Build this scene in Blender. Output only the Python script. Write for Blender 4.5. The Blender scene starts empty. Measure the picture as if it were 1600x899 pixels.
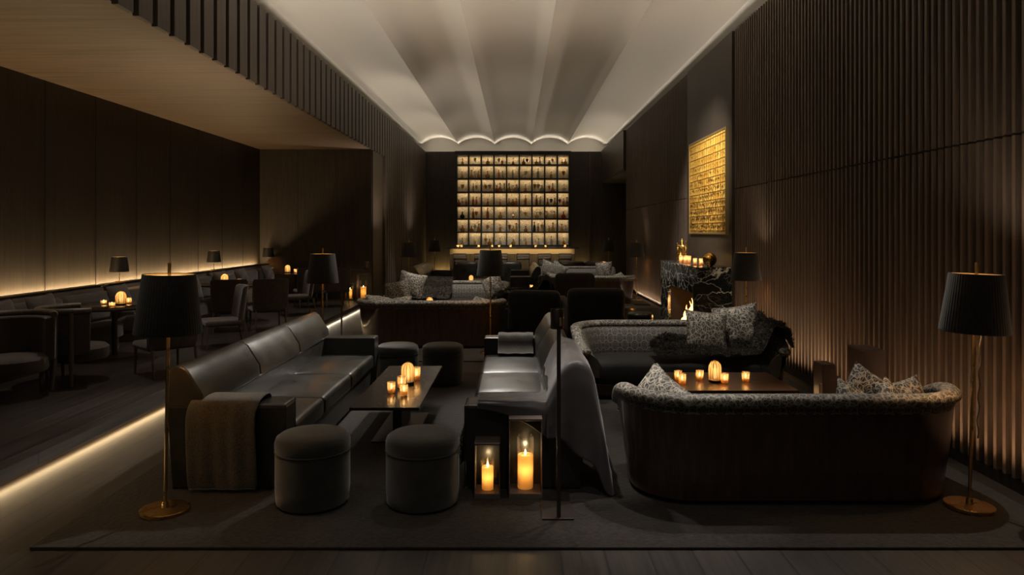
import bpy, bmesh, math, random
from mathutils import Vector, Matrix
PI = math.pi
random.seed(7)
SC = bpy.context.scene
COL = SC.collection
CAM_H, FPX, VX, VY = 1.6, 1130.0, 806.5, 362.0

# ------------------------------------------------------------------ camera
cam = bpy.data.objects.new('camera', bpy.data.cameras.new('camera'))
COL.objects.link(cam)
cam.location = (0, 0, CAM_H)
cam.rotation_euler = (PI/2, 0, 0)
cam.data.sensor_width = 36.0
cam.data.lens = FPX/1600*36.0
cam.data.shift_x = -(VX-800)/1600
cam.data.shift_y = -(449.5-VY)/1600
cam.data.clip_end = 80
SC.camera = cam
# ------------------------------------------------------------------ view and world
vs = SC.view_settings
vs.view_transform = 'Standard'; vs.look = 'None'; vs.exposure = 0.35; vs.gamma = 1.0
vs.use_curve_mapping = False
W = bpy.data.worlds.new('world'); SC.world = W; W.use_nodes = True
W.node_tree.nodes['Background'].inputs[0].default_value = (1.0, .9, .78, 1)
W.node_tree.nodes['Background'].inputs[1].default_value = 0.035
# ------------------------------------------------------------------ lights of the room and added spots
WARM = (1.0, .70, .36); SOFT = (1.0, .86, .68); NEUT = (1.0, .92, .82)
def area(name, loc, sx, sy, energy, color, direction):
    l = bpy.data.lights.new(name, 'AREA'); l.shape = 'RECTANGLE'; l.size = sx; l.size_y = sy
    l.energy = energy; l.color = color
    o = bpy.data.objects.new(name, l); COL.objects.link(o); o.location = loc
    d = Vector(direction).normalized()
    up = Vector((0, 1, 0)) if abs(d.y) < .9 else Vector((0, 0, 1))
    zax = -d; xax = up.cross(zax).normalized(); yax = zax.cross(xax)
    o.rotation_euler = Matrix((xax, yax, zax)).transposed().to_euler()
    return o
def spot(loc, tgt, energy, deg=40, blend=.6, color=NEUT, radius=.03, name='downlight_or_fill'):
    l = bpy.data.lights.new(name, 'SPOT'); l.energy = energy; l.color = color
    l.spot_size = math.radians(deg); l.spot_blend = blend; l.shadow_soft_size = radius
    o = bpy.data.objects.new(name, l); COL.objects.link(o); o.location = loc
    o.rotation_euler = (Vector(tgt)-Vector(loc)).to_track_quat('-Z', 'Y').to_euler()
    return o
def point(name, loc, energy, color=WARM, radius=.02, parent=None):
    l = bpy.data.lights.new(name, 'POINT'); l.energy = energy; l.color = color; l.shadow_soft_size = radius
    o = bpy.data.objects.new(name, l); COL.objects.link(o); o.location = loc
    if parent: o.parent = parent
    return o
# coves above the side walls and above the bar wall
for o_ in (area('cove_light', (-3.45, 12.0, 4.40), .10, 27.0, 40, SOFT, (1, 0, .42)),
           area('cove_light', (3.25, 12.0, 4.42), .10, 27.0, 62, SOFT, (-1, 0, .42)),
           area('cove_light', (-.1, 25.52, 4.44), 6.2, .08, 13, SOFT, (0, -.5, 1))):
    o_.data.spread = math.radians(130)
# led under the platform nosing
area('step_light', (-3.205, 7.0, .046), .02, 8.5, 9.0, (1, .70, .36), (.75, 0, -1))
area('step_light', (-3.205, 15.0, .046), .02, 7.0, 8.0, (1, .84, .62), (.75, 0, -1))
# led behind the banquettes
area('banquette_light', (-5.60, 10.0, .86), .03, 11.6, 85, (1, .70, .36), (-.10, 0, 1))
# led at the foot of the slatted wall
area('wall_light', (2.90, 5.2, .04), .03, 4.0, 8, (1, .62, .36), (.30, 0, 1)).data.spread = 1.3
area('wall_light', (2.90, 8.5, .04), .03, 3.0, 10, (1, .70, .44), (.30, 0, 1)).data.spread = 1.3
area('wall_light', (2.98, 16.2, .05), .03, 5.0, 10, (1, .72, .46), (.25, 0, 1))
area('wall_light', (-.1, 25.15, .06), 5.6, .03, 100, (1, .70, .25), (0, .5, 1))
# downlights, with added spots for highlights and dark areas
for a in [
    ((.2, 10.4, 4.4), (-2.0, 6.9, .65), 1000, 26, .7, NEUT, .12),      # sofa with its back to the platform; spot set beyond it for leather highlights
    ((.2, 8.6, 4.4), (-2.0, 5.2, .6), 420, 24, .8, NEUT, .12),  # likewise set beyond the near half for grazing sheen
    ((-.9, 6.4, 4.4), (-1.8, 6.4, .4), 120, 34),
    ((-.6, 11.4, 4.4), (-.1, 6.6, .4), 560, 14, .8, NEUT, .12),  # added far spot for sheen on the opposite leather sofa
    ((-.6, 7.9, 4.4), (.05, 6.6, .4), 300, 26),        # sofa facing it
    ((-.4, 4.9, 4.4), (.40, 5.0, .6), 260, 22),
    ((-.9, 6.8, 4.4), (-.9, 6.0, 0), 60, 24),
    ((.9, 5.2, 4.4), (.75, 4.2, .0), 190, 22),
    ((-.1, 5.8, 4.4), (-.2, 4.0, 0), 60, 26),
    ((-2.6, 3.4, 4.4), (-1.3, 4.2, .2), 30, 22),
    ((2.0, 5.8, 4.4), (1.7, 4.5, .6), 230, 44),        # curved sofas
    ((1.3, 6.6, 4.4), (1.5, 7.4, .5), 260, 36),
    ((-1.2, 9.2, 4.4), (-1.2, 9.9, .6), 200, 40),
    ((-1.2, 12.4, 4.4), (-1.2, 13.5, .5), 420, 32),
    ((1.5, 14.4, 4.4), (1.5, 15.4, .6), 240, 34),
    ((1.5, 18.0, 4.4), (1.5, 19.3, .5), 260, 36),
    ((-1.4, 18.0, 4.4), (-2.4, 18.2, .6), 420, 30),
    ((-.9, 18.0, 4.4), (.3, 18.2, .6), 420, 24),
    ((.8, 11.0, 4.4), (1.85, 11.3, .4), 110, 20),
    ((.6, 9.4, 4.4), (2.98, 11.4, 2.33), 1100, 44, 1.0),      # painting
    ((.9, 8.6, 4.4), (2.6, 11.2, .9), 160, 22),        # chimney breast
    ((-1.6, 7.4, 4.4), (.40, 5.0, .5), 260, 20, .8, NEUT, .1),  # added spot raising highlights on the mauve throw
    ((-.1, 19.0, 4.4), (-.1, 22.95, .8), 300, 50),  # added spot brightening the bar stool backs
    ((1.9, 3.3, 4.4), (.42, 4.6, .5), 150, 15, .7),  # added narrow spot for a highlight on the throw's folds
    ((.3, 1.2, 4.4), (.3, 2.4, 0), 60, 60),  # added wide spot brightening the floor in front
    ((-4.2, 7.4, 3.38), (-4.3, 7.6, 0), 45, 80),
    ((-4.2, 10.4, 3.38), (-4.3, 10.4, 0), 55, 80),
    ((-4.2, 13.6, 3.38), (-4.3, 13.4, 0), 60, 80),
]:
    spot(*a)

# ------------------------------------------------------------------ helpers
def P(px, py, z=0.0):
    k = (CAM_H-z)/(py-VY)
    return Vector(((px-VX)*k, FPX*k, z))
def tag(o, label=None, cat=None, group=None, kind=None):
    if label: o['label'] = label
    if cat: o['category'] = cat
    if group: o['group'] = group
    if kind: o['kind'] = kind
    return o
def thing(name, label, cat, loc=(0, 0, 0), rz=0.0, group=None):
    o = bpy.data.objects.new(name, None); COL.objects.link(o)
    o.location = loc; o.rotation_euler = (0, 0, rz); o.empty_display_size = .1
    return tag(o, label, cat, group)
def obj(name, bm, mat, parent=None, smooth=True, bevel=0, loc=None, angle=40):
    me = bpy.data.meshes.new(name)
    bmesh.ops.recalc_face_normals(bm, faces=bm.faces)
    bm.to_mesh(me); bm.free()
    o = bpy.data.objects.new(name, me); COL.objects.link(o)
    for m in (mat if isinstance(mat, (list, tuple)) else [mat]): me.materials.append(m)
    if smooth:
        me.shade_smooth()
        try: me.set_sharp_from_angle(angle=math.radians(angle))
        except Exception: pass
    if bevel:
        b = o.modifiers.new('bevel', 'BEVEL'); b.width = bevel; b.segments = 3; b.limit_method = 'ANGLE'
    if parent: o.parent = parent
    if loc is not None: o.location = loc
    return o
def struct(name, bm, mat, **k):
    o = obj(name, bm, mat, **k); o['kind'] = 'structure'; return o
def NB():
    bm = bmesh.new(); bm.loops.layers.uv.new('UVMap'); return bm
def box(bm, x0, x1, y0, y1, z0, z1, mi=0):
    v = [bm.verts.new(p) for p in ((x0,y0,z0),(x1,y0,z0),(x1,y1,z0),(x0,y1,z0),(x0,y0,z1),(x1,y0,z1),(x1,y1,z1),(x0,y1,z1))]
    for f in ((0,3,2,1),(4,5,6,7),(0,1,5,4),(1,2,6,5),(2,3,7,6),(3,0,4,7)):
        bm.faces.new([v[i] for i in f]).material_index = mi
    return v
def loft(bm, rings, closed=True, caps=True, mi=0):
    uv = bm.loops.layers.uv.active
    R = [[bm.verts.new(p) for p in r] for r in rings]
    n = len(rings[0]); u = 0
    vl = [0]
    mid = rings[len(rings)//2]
    for j in range(1, n+1): vl.append(vl[-1]+(Vector(mid[j % n])-Vector(mid[j-1])).length)
    for i in range(len(R)-1):
        du = (sum((Vector(p) for p in rings[i+1]), Vector())/n-sum((Vector(p) for p in rings[i]), Vector())/n).length
        for j in range(n if closed else n-1):
            a, b, c, d = R[i][j], R[i][(j+1) % n], R[i+1][(j+1) % n], R[i+1][j]
            try: f = bm.faces.new((a, b, c, d))
            except ValueError: continue
            f.material_index = mi
            if uv:
                for l, q in zip(f.loops, ((u, vl[j]), (u, vl[j+1]), (u+du, vl[j+1]), (u+du, vl[j]))): l[uv].uv = q
        u += du
    if caps and closed:
        for r in (R[0], R[-1]):
            try: bm.faces.new(r).material_index = mi
            except ValueError: pass
    return R
def lathe(bm, prof, seg=32, c=(0, 0, 0), caps=True, mod=None, mi=0):
    rings = []
    for r, z in prof:
        rings.append([(c[0]+(r*(mod(a, z) if mod else 1))*math.cos(a), c[1]+(r*(mod(a, z) if mod else 1))*math.sin(a), c[2]+z)
                      for a in [2*PI*i/seg for i in range(seg)]])
    return loft(bm, rings, True, caps, mi)
def tube(bm, pts, r, seg=10, caps=True, mi=0):
    pts = [Vector(p) for p in pts]
    rings = []; up = None
    for i, p in enumerate(pts):
        t = (pts[min(i+1, len(pts)-1)]-pts[max(i-1, 0)]).normalized()
        if up is None:
            up = Vector((0, 0, 1)) if abs(t.z) < .9 else Vector((0, 1, 0))
        a = up.cross(t).normalized(); b = t.cross(a); up = b
        rr = r[i] if isinstance(r, (list, tuple)) else r
        rings.append([p+(a*math.cos(q)+b*math.sin(q))*rr for q in [2*PI*j/seg for j in range(seg)]])
    return loft(bm, rings, True, caps, mi)
def rbox(bm, x0, x1, y0, y1, z0, z1, r=.03, n=6, puff=0, puffx=0, mi=0):
    c = Vector(((x0+x1)/2, (y0+y1)/2, (z0+z1)/2)); h = Vector(((x1-x0)/2, (y1-y0)/2, (z1-z0)/2))
    r = min(r, h.x, h.y, h.z)
    def samp(a):
        s = [-a, -a+.35*r, -a+.7*r, -a+r]
        m = a-r
        s += [-m+2*m*i/n for i in range(1, n)] if m > 1e-5 else []
        s += [a-r, a-.7*r, a-.35*r, a]
        out = []
        for q in s:
            if not out or q-out[-1] > 1e-6: out.append(q)
        return out
    S = [samp(h[i]) for i in range(3)]
    nv = []
    def mk(p):
        q = Vector((max(-h[i]+r, min(h[i]-r, p[i])) for i in range(3)))
        d = Vector(p)-q
        if d.length > 1e-9: d = d.normalized()*r
        w = q+d
        if puff and w.z > 0: w.z += puff*(1-(w.x/h.x)**2)*(1-(w.y/h.y)**2)
        if puffx and w.x > 0: w.x += puffx*(1-(w.z/h.z)**2)*(1-(w.y/h.y)**2)
        v = bm.verts.new(w+c); nv.append(v); return v
    for ax in range(3):
        o1, o2 = (ax+1) % 3, (ax+2) % 3
        for sgn in (-1, 1):
            g = []
            for a in S[o1]:
                row = []
                for b in S[o2]:
                    p = [0, 0, 0]; p[ax] = sgn*h[ax]; p[o1] = a; p[o2] = b
                    row.append(mk(p))
                g.append(row)
            for i in range(len(g)-1):
                for j in range(len(g[0])-1):
                    bm.faces.new((g[i][j], g[i+1][j], g[i+1][j+1], g[i][j+1])).material_index = mi
    bmesh.ops.remove_doubles(bm, verts=nv, dist=1e-5)
def copy_tree(o, **k):
    c = o.copy(); COL.objects.link(c)
    for ch in list(o.children):
        d = copy_tree(ch); d.parent = c
    if 'loc' in k: c.location = k['loc']
    if 'rz' in k: c.rotation_euler = (c.rotation_euler[0], c.rotation_euler[1], k['rz'])
    if 'label' in k: c['label'] = k['label']
    if 'group' in k: c['group'] = k['group']
    return c

# ------------------------------------------------------------------ materials
def mat(name):
    m = bpy.data.materials.new(name); m.use_nodes = True
    nt = m.node_tree; b = nt.nodes['Principled BSDF']
    return m, nt, b
def N(nt, t, **k):
    n = nt.nodes.new(t)
    for a, v in k.items():
        if a in n.inputs: n.inputs[a].default_value = v
        else: setattr(n, a, v)
    return n
def coord(nt, kind='Object', scale=(1, 1, 1), rot=(0, 0, 0)):
    tc = N(nt, 'ShaderNodeTexCoord'); mp = N(nt, 'ShaderNodeMapping')
    mp.inputs['Scale'].default_value = scale; mp.inputs['Rotation'].default_value = rot
    nt.links.new(tc.outputs[kind], mp.inputs['Vector']); return mp.outputs[0]
def ramp(nt, src, stops):
    r = N(nt, 'ShaderNodeValToRGB'); e = r.color_ramp.elements
    while len(e) > 1: e.remove(e[-1])
    e[0].position, e[0].color = stops[0][0], (*stops[0][1], 1)
    for p, c in stops[1:]:
        q = e.new(p); q.color = (*c, 1)
    nt.links.new(src, r.inputs[0]); return r.outputs[0]
def bump(nt, b, src, strength=.3, dist=.01):
    n = N(nt, 'ShaderNodeBump'); n.inputs['Strength'].default_value = strength; n.inputs['Distance'].default_value = dist
    nt.links.new(src, n.inputs['Height']); nt.links.new(n.outputs[0], b.inputs['Normal'])
def plain(name, c, rough=.5, metal=0, spec=.5, coat=0):
    m, nt, b = mat(name)
    b.inputs['Base Color'].default_value = (*c, 1); b.inputs['Roughness'].default_value = rough
    b.inputs['Metallic'].default_value = metal; b.inputs['Specular IOR Level'].default_value = spec
    b.inputs['Coat Weight'].default_value = coat
    ns = N(nt, 'ShaderNodeTexNoise', Scale=14.0)
    nt.links.new(coord(nt), ns.inputs['Vector'])
    r = N(nt, 'ShaderNodeMapRange'); r.inputs['To Min'].default_value = rough*.85; r.inputs['To Max'].default_value = min(1, rough*1.15)
    nt.links.new(ns.outputs[0], r.inputs[0]); nt.links.new(r.outputs[0], b.inputs['Roughness'])
    return m
def wood(name, c0, c1, axis='z', rough=.45, sc=1.0, plank=None, coat=0, spec=.4):
    """grain running along the axis; plank = (length, width) adds board joints"""
    m, nt, b = mat(name)
    s = {'z': (22, 22, .9), 'y': (22, .9, 22), 'x': (.9, 22, 22)}[axis]
    v = coord(nt, 'Object', tuple(q*sc for q in s))
    n1 = N(nt, 'ShaderNodeTexNoise', Scale=1.6, Detail=6.0, Roughness=.65, Distortion=.6)
    nt.links.new(v, n1.inputs['Vector'])
    col = ramp(nt, n1.outputs[0], [(.3, c0), (.7, c1)])
    h = n1.outputs[0]
    if plank:
        L, Wd, gap, pm = plank
        rot = {'y': (0, 0, PI/2), 'x': (0, 0, 0), 'z': (0, PI/2, 0)}[axis]
        mp = coord(nt, 'Object', (1, 1, 1), rot)
        br = N(nt, 'ShaderNodeTexBrick'); br.offset = .37
        br.inputs['Scale'].default_value = 1; br.inputs['Brick Width'].default_value = L; br.inputs['Row Height'].default_value = Wd
        br.inputs['Mortar Size'].default_value = gap; br.inputs['Mortar Smooth'].default_value = .1
        br.inputs['Color1'].default_value = (.65, .65, .65, 1); br.inputs['Color2'].default_value = (1, 1, 1, 1); br.inputs['Mortar'].default_value = (pm, pm, pm, 1)
        nt.links.new(mp, br.inputs['Vector'])
        mx = N(nt, 'ShaderNodeMix', data_type='RGBA', blend_type='MULTIPLY'); mx.inputs[0].default_value = 1
        nt.links.new(col, mx.inputs[6]); nt.links.new(br.outputs[0], mx.inputs[7]); col = mx.outputs[2]
    nt.links.new(col, b.inputs['Base Color'])
    b.inputs['Roughness'].default_value = rough; b.inputs['Coat Weight'].default_value = coat; b.inputs['Coat Roughness'].default_value = .08
    b.inputs['Specular IOR Level'].default_value = spec
    bump(nt, b, h, .25, .004)
    return m
def fabric(name, c0, c1, sc=60, rough=.9, sheen=.3, bstr=.3):
    m, nt, b = mat(name)
    n1 = N(nt, 'ShaderNodeTexNoise', Scale=float(sc), Detail=5.0); nt.links.new(coord(nt), n1.inputs['Vector'])
    nt.links.new(ramp(nt, n1.outputs[0], [(.3, c0), (.7, c1)]), b.inputs['Base Color'])
    b.inputs['Roughness'].default_value = rough; b.inputs['Sheen Weight'].default_value = sheen
    b.inputs['Specular IOR Level'].default_value = .2
    bump(nt, b, n1.outputs[0], bstr, .004)
    return m
def leather(name, c0, c1, rough=.34):
    m, nt, b = mat(name)
    n1 = N(nt, 'ShaderNodeTexNoise', Scale=3.0, Detail=6.0, Distortion=.8); nt.links.new(coord(nt), n1.inputs['Vector'])
    nt.links.new(ramp(nt, n1.outputs[0], [(.3, c0), (.7, c1)]), b.inputs['Base Color'])
    r = N(nt, 'ShaderNodeMapRange'); r.inputs['To Min'].default_value = rough-.05; r.inputs['To Max'].default_value = rough+.12
    nt.links.new(n1.outputs[0], r.inputs[0]); nt.links.new(r.outputs[0], b.inputs['Roughness'])
    v1 = N(nt, 'ShaderNodeTexNoise', Scale=26.0, Detail=6.0, Roughness=.6); nt.links.new(coord(nt), v1.inputs['Vector'])
    bump(nt, b, v1.outputs[0], .22, .004)
    return m
def damask(name, dark, light, kind='UV', s=5.0, scroll=False):
    m, nt, b = mat(name)
    v = coord(nt, kind, (s, s, s), (0, 0, 0))
    n0 = N(nt, 'ShaderNodeTexNoise', Scale=2.2 if scroll else 3.5, Detail=3.0); nt.links.new(v, n0.inputs['Vector'])
    md = N(nt, 'ShaderNodeMix', data_type='RGBA', blend_type='ADD'); md.inputs[0].default_value = .5 if scroll else .06
    nt.links.new(v, md.inputs[6]); nt.links.new(n0.outputs[1], md.inputs[7])
    if scroll:
        vo = N(nt, 'ShaderNodeTexVoronoi', feature='DISTANCE_TO_EDGE', Scale=3.6); nt.links.new(md.outputs[2], vo.inputs['Vector'])
        a = ramp(nt, vo.outputs[0], [(.03, light), (.10, dark)])
    else:
        mp = N(nt, 'ShaderNodeMapping'); mp.inputs['Rotation'].default_value = (0, 0, PI/4); mp.inputs['Scale'].default_value = (1.15, 1.15, 1)
        sx = N(nt, 'ShaderNodeMapping'); sx.inputs['Scale'].default_value = (1.25, .85, 1)
        nt.links.new(md.outputs[2], sx.inputs[0]); nt.links.new(sx.outputs[0], mp.inputs[0])
        vo = N(nt, 'ShaderNodeTexVoronoi', feature='F1', distance='EUCLIDEAN', Scale=1.5); vo.voronoi_dimensions = '2D'; vo.inputs['Randomness'].default_value = 0
        nt.links.new(mp.outputs[0], vo.inputs['Vector'])
        a = ramp(nt, vo.outputs[0], [(.0, light), (.09, dark), (.2, dark), (.24, light), (.29, dark), (.40, dark), (.44, light), (.50, light), (.54, dark)])
    vo2 = N(nt, 'ShaderNodeTexVoronoi', feature='DISTANCE_TO_EDGE', Scale=7.0)
    nt.links.new(md.outputs[2], vo2.inputs['Vector'])
    c = ramp(nt, vo2.outputs[0], [(.02, tuple(q*.6 for q in light)), (.10, dark)])
    mx = N(nt, 'ShaderNodeMix', data_type='RGBA', blend_type='LIGHTEN'); mx.inputs[0].default_value = 1
    nt.links.new(a, mx.inputs[6]); nt.links.new(c, mx.inputs[7])
    nt.links.new(mx.outputs[2], b.inputs['Base Color'])
    b.inputs['Roughness'].default_value = .6; b.inputs['Sheen Weight'].default_value = .0
    n2 = N(nt, 'ShaderNodeTexNoise', Scale=60.0); nt.links.new(v, n2.inputs['Vector'])
    bump(nt, b, n2.outputs[0], .2, .003)
    return m
def glow(name, c, strength):
    m = bpy.data.materials.new(name); m.use_nodes = True; nt = m.node_tree
    nt.nodes.remove(nt.nodes['Principled BSDF'])
    e = N(nt, 'ShaderNodeEmission'); e.inputs[0].default_value = (*c, 1); e.inputs[1].default_value = strength
    nt.links.new(e.outputs[0], nt.nodes['Material Output'].inputs[0]); return m
def lucent(name, c, trans=.3, gloss=.12, bumpsc=None):
    """thin diffusing glass or wax: translucent, a little clear, a little glossy"""
    m = bpy.data.materials.new(name); m.use_nodes = True; nt = m.node_tree
    nt.nodes.remove(nt.nodes['Principled BSDF'])
    t = N(nt, 'ShaderNodeBsdfTranslucent'); t.inputs[0].default_value = (*c, 1)
    d = N(nt, 'ShaderNodeBsdfDiffuse'); d.inputs[0].default_value = (*c, 1)
    g = N(nt, 'ShaderNodeBsdfGlossy'); g.inputs['Roughness'].default_value = .15
    tr = N(nt, 'ShaderNodeBsdfTransparent'); tr.inputs[0].default_value = (1, .92, .8, 1)
    def mix(a, b2, f):
        mn = N(nt, 'ShaderNodeMixShader'); mn.inputs[0].default_value = f
        nt.links.new(a, mn.inputs[1]); nt.links.new(b2, mn.inputs[2]); return mn.outputs[0]
    s = mix(t.outputs[0], d.outputs[0], .25)
    if bumpsc:
        vo = N(nt, 'ShaderNodeTexVoronoi', feature='DISTANCE_TO_EDGE', Scale=float(bumpsc)); nt.links.new(coord(nt), vo.inputs['Vector'])
        mr = N(nt, 'ShaderNodeMapRange'); mr.inputs['From Max'].default_value = .12; mr.inputs['To Min'].default_value = trans; mr.inputs['To Max'].default_value = min(1, trans+.35)
        nt.links.new(vo.outputs[0], mr.inputs[0])
        mn = N(nt, 'ShaderNodeMixShader'); nt.links.new(mr.outputs[0], mn.inputs[0]); nt.links.new(s, mn.inputs[1]); nt.links.new(tr.outputs[0], mn.inputs[2]); s = mn.outputs[0]
    elif trans: s = mix(s, tr.outputs[0], trans)
    if gloss: s = mix(s, g.outputs[0], gloss)
    nt.links.new(s, nt.nodes['Material Output'].inputs[0]); return m
def clear(name):
    m = bpy.data.materials.new(name); m.use_nodes = True; nt = m.node_tree
    nt.nodes.remove(nt.nodes['Principled BSDF'])
    g = N(nt, 'ShaderNodeBsdfGlossy'); g.inputs['Roughness'].default_value = .03
    tr = N(nt, 'ShaderNodeBsdfTransparent'); tr.inputs[0].default_value = (.96, .97, .96, 1)
    lw = N(nt, 'ShaderNodeLayerWeight'); lw.inputs[0].default_value = .25
    mn = N(nt, 'ShaderNodeMixShader'); nt.links.new(lw.outputs['Facing'], mn.inputs[0])
    nt.links.new(tr.outputs[0], mn.inputs[1]); nt.links.new(g.outputs[0], mn.inputs[2])
    nt.links.new(mn.outputs[0], nt.nodes['Material Output'].inputs[0]); return m
def marble(name):
    m, nt, b = mat(name)
    v = coord(nt, 'Object', (1, 1, 1))
    n0 = N(nt, 'ShaderNodeTexNoise', Scale=2.2, Detail=6.0, Roughness=.6); nt.links.new(v, n0.inputs['Vector'])
    md = N(nt, 'ShaderNodeMix', data_type='RGBA', blend_type='ADD'); md.inputs[0].default_value = .38
    nt.links.new(v, md.inputs[6]); nt.links.new(n0.outputs[1], md.inputs[7])
    mp = N(nt, 'ShaderNodeMapping'); mp.inputs['Rotation'].default_value = (.6, .5, .4); mp.inputs['Scale'].default_value = (1.6, 2.0, 4.6)
    nt.links.new(md.outputs[2], mp.inputs[0])
    outs = []
    for sc, stops in ((1.5, [(.0, (.9, .9, .84)), (.012, (.5, .52, .48)), (.03, (.010, .015, .014))]), (3.3, [(.0, (.7, .7, .66)), (.018, (.10, .11, .10)), (.04, (.010, .014, .013))]), (7.0, [(.0, (.32, .33, .31)), (.02, (.04, .05, .045)), (.05, (.010, .014, .013))])):
        a = N(nt, 'ShaderNodeTexVoronoi', feature='DISTANCE_TO_EDGE', Scale=sc); nt.links.new(mp.outputs[0], a.inputs['Vector'])
        outs.append(ramp(nt, a.outputs[0], stops))
    nm = N(nt, 'ShaderNodeTexNoise', Scale=3.4, Detail=3.0); nt.links.new(v, nm.inputs['Vector'])
    mk = ramp(nt, nm.outputs[0], [(.44, (.03, .03, .03)), (.58, (1, 1, 1))])
    cur = outs[0]
    for o in outs[1:]:
        mm = N(nt, 'ShaderNodeMix', data_type='RGBA', blend_type='MULTIPLY'); mm.inputs[0].default_value = 1
        nt.links.new(o, mm.inputs[6]); nt.links.new(mk, mm.inputs[7])
        mx = N(nt, 'ShaderNodeMix', data_type='RGBA', blend_type='LIGHTEN'); mx.inputs[0].default_value = 1
        nt.links.new(cur, mx.inputs[6]); nt.links.new(mm.outputs[2], mx.inputs[7]); cur = mx.outputs[2]
    nt.links.new(cur, b.inputs['Base Color']); b.inputs['Roughness'].default_value = .14
    return m

M = {}
M['wall'] = wood('dark_oak_panel', (.022, .0165, .0125), (.050, .038, .029), 'z', .42)
M['alcove'] = wood('alcove_oak_panel', (.026, .020, .015), (.055, .042, .031), 'z', .5)
M['slat'] = wood('slat_oak', (.036, .026, .020), (.078, .058, .045), 'z', .48)
M['fin'] = wood('fin_oak', (.070, .050, .037), (.155, .112, .083), 'z', .45)
M['soffit'] = wood('soffit_oak', (.10, .068, .045), (.20, .14, .095), 'x', .5, .7)
M['floor'] = wood('floor_oak', (.020, .016, .0135), (.060, .047, .038), 'y', .42, .8, (2.4, .22, .006, .25))
M['plaster'] = plain('ceiling_plaster', (.62, .60, .56), .9)
M['rug'] = fabric('charcoal_rug', (.013, .0108, .009), (.032, .026, .022), 45, .97, .15, .8)
M['leather'] = leather('green_black_leather', (.014, .0133, .011), (.034, .032, .027), .27)
M['velvet'] = fabric('olive_velvet', (.022, .019, .014), (.038, .034, .026), 12, .85, .45, .1)
M['dkvelvet'] = fabric('black_velvet', (.009, .008, .008), (.016, .015, .014), 12, .85, .12, .1)
M['wool'] = fabric('grey_wool', (.028, .026, .023), (.078, .074, .067), 120, .95, .5, .6)
M['satin'] = fabric('mauve_satin', (.036, .031, .033), (.052, .045, .047), 6, .36, .35, .05)
M['brown'] = fabric('brown_upholstery', (.055, .040, .032), (.085, .062, .050), 25, .7, .4, .15)
M['fur'] = fabric('dark_fur', (.010, .007, .005), (.050, .037, .028), 22, .8, .25, .8)
M['damask'] = damask('grey_damask', (.018, .016, .013), (.15, .135, .11), 'UV', 6.5)
M['rim'] = damask('rim_damask', (.026, .023, .019), (.32, .29, .24), 'UV', 7.0, True)
M['pillow'] = damask('pillow_damask', (.014, .012, .010), (.42, .38, .31), 'Object', 6.5, True)
M['shell'] = wood('lacquered_rosewood', (.026, .014, .011), (.066, .038, .029), 'z', .30, .9, None, .7)
M['brass'] = plain('brass', (.62, .40, .15), .28, 1)
M['bronze'] = plain('bronze', (.10, .080, .068), .38, .85)
M['lantern'] = plain('lantern_metal', (.20, .155, .135), .42, .5)
M['black'] = plain('black_metal', (.012, .011, .010), .35, .3)
M['iron'] = plain('black_shelf', (.010, .008, .007), .45)
M['tabletop'] = plain('bronze_tabletop', (.034, .024, .018), .26, .25, .5, .2)
M['coppertop'] = plain('copper_tabletop', (.24, .13, .065), .30, .6, .5, .1)
M['gold'] = plain('gold', (.85, .55, .16), .22, 1)
M['shade'] = fabric('black_pleated_shade', (.030, .026, .022), (.046, .040, .034), 40, .85, .3, .1)
M['lining'] = plain('gold_lining', (.75, .52, .25), .6)
M['diffuser'] = glow('lamp_diffuser', (1.0, .62, .26), 1.1)
M['flame'] = glow('candle_flame', (1.0, .70, .32), 14)
M['fire'] = glow('fire_flame', (1.0, .38, .07), 9)
M['firecore'] = glow('fire_core', (1.0, .62, .18), 22)
M['wax'] = lucent('candle_wax', (1.0, .74, .38), 0, .03)
M['tealight'] = lucent('tealight_glass', (1.0, .80, .52), .28, .10, 55)
M['ribglass'] = lucent('ribbed_glass', (1.0, .74, .40), .25, .12)
M['glass'] = clear('clear_glass')
M['marble'] = marble('green_marble')
M['legwood'] = wood('chair_leg_oak', (.10, .078, .058), (.17, .135, .10), 'z', .4)
M['soot'] = plain('firebox', (.010, .009, .008), .9)
M['log'] = fabric('charred_log', (.02, .012, .008), (.08, .05, .03), 20, .95, 0, .8)
M['cord'] = fabric('cord', (.03, .025, .022), (.05, .04, .035), 80)

# ------------------------------------------------------------------ the room
FY0, FY1 = -1.0, 25.3
RX, LX, AX = 3.09, -3.20, -5.67
bm = NB(); box(bm, -6.0, 4.2, FY0, 26.2, -.1, 0); struct('floor', bm, M['floor'], smooth=False)
bm = NB(); box(bm, AX, -3.235, FY0, 16.0, 0, .10); box(bm, AX, -3.17, FY0, 17.2, .055, .13)
struct('floor_platform', bm, M['floor'], smooth=False)
bm = NB(); box(bm, AX-.15, AX, FY0, 16.0, 0, 3.42)
struct('wall_left', bm, M['alcove'], smooth=False)
bm = NB()
for y in [8.7-1.05*i for i in range(9)]+[8.7+1.05*i for i in range(1, 7)]: box(bm, AX-.001, AX+.004, y, y+.008, .1, 3.42)
struct('trim_1', bm, M['iron'], smooth=False)
bm = NB(); box(bm, AX-.15, -3.2, 16.0, 16.2, 0, 3.42); struct('wall_alcove', bm, M['alcove'], smooth=False)
bm = NB()
for x in (-4.84, -4.0): box(bm, x, x+.008, 15.996, 16.001, .1, 3.42)
struct('trim_2', bm, M['iron'], smooth=False)
# soffit of the alcove in broad boards
bm = NB(); y = FY0
while y < 16.1:
    y1 = min(y+1.03, 16.1); box(bm, AX-.1, LX, y+.003, y1-.003, 3.42, 3.46); y = y1
struct('ceiling_alcove', bm, M['soffit'], smooth=False)
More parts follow.
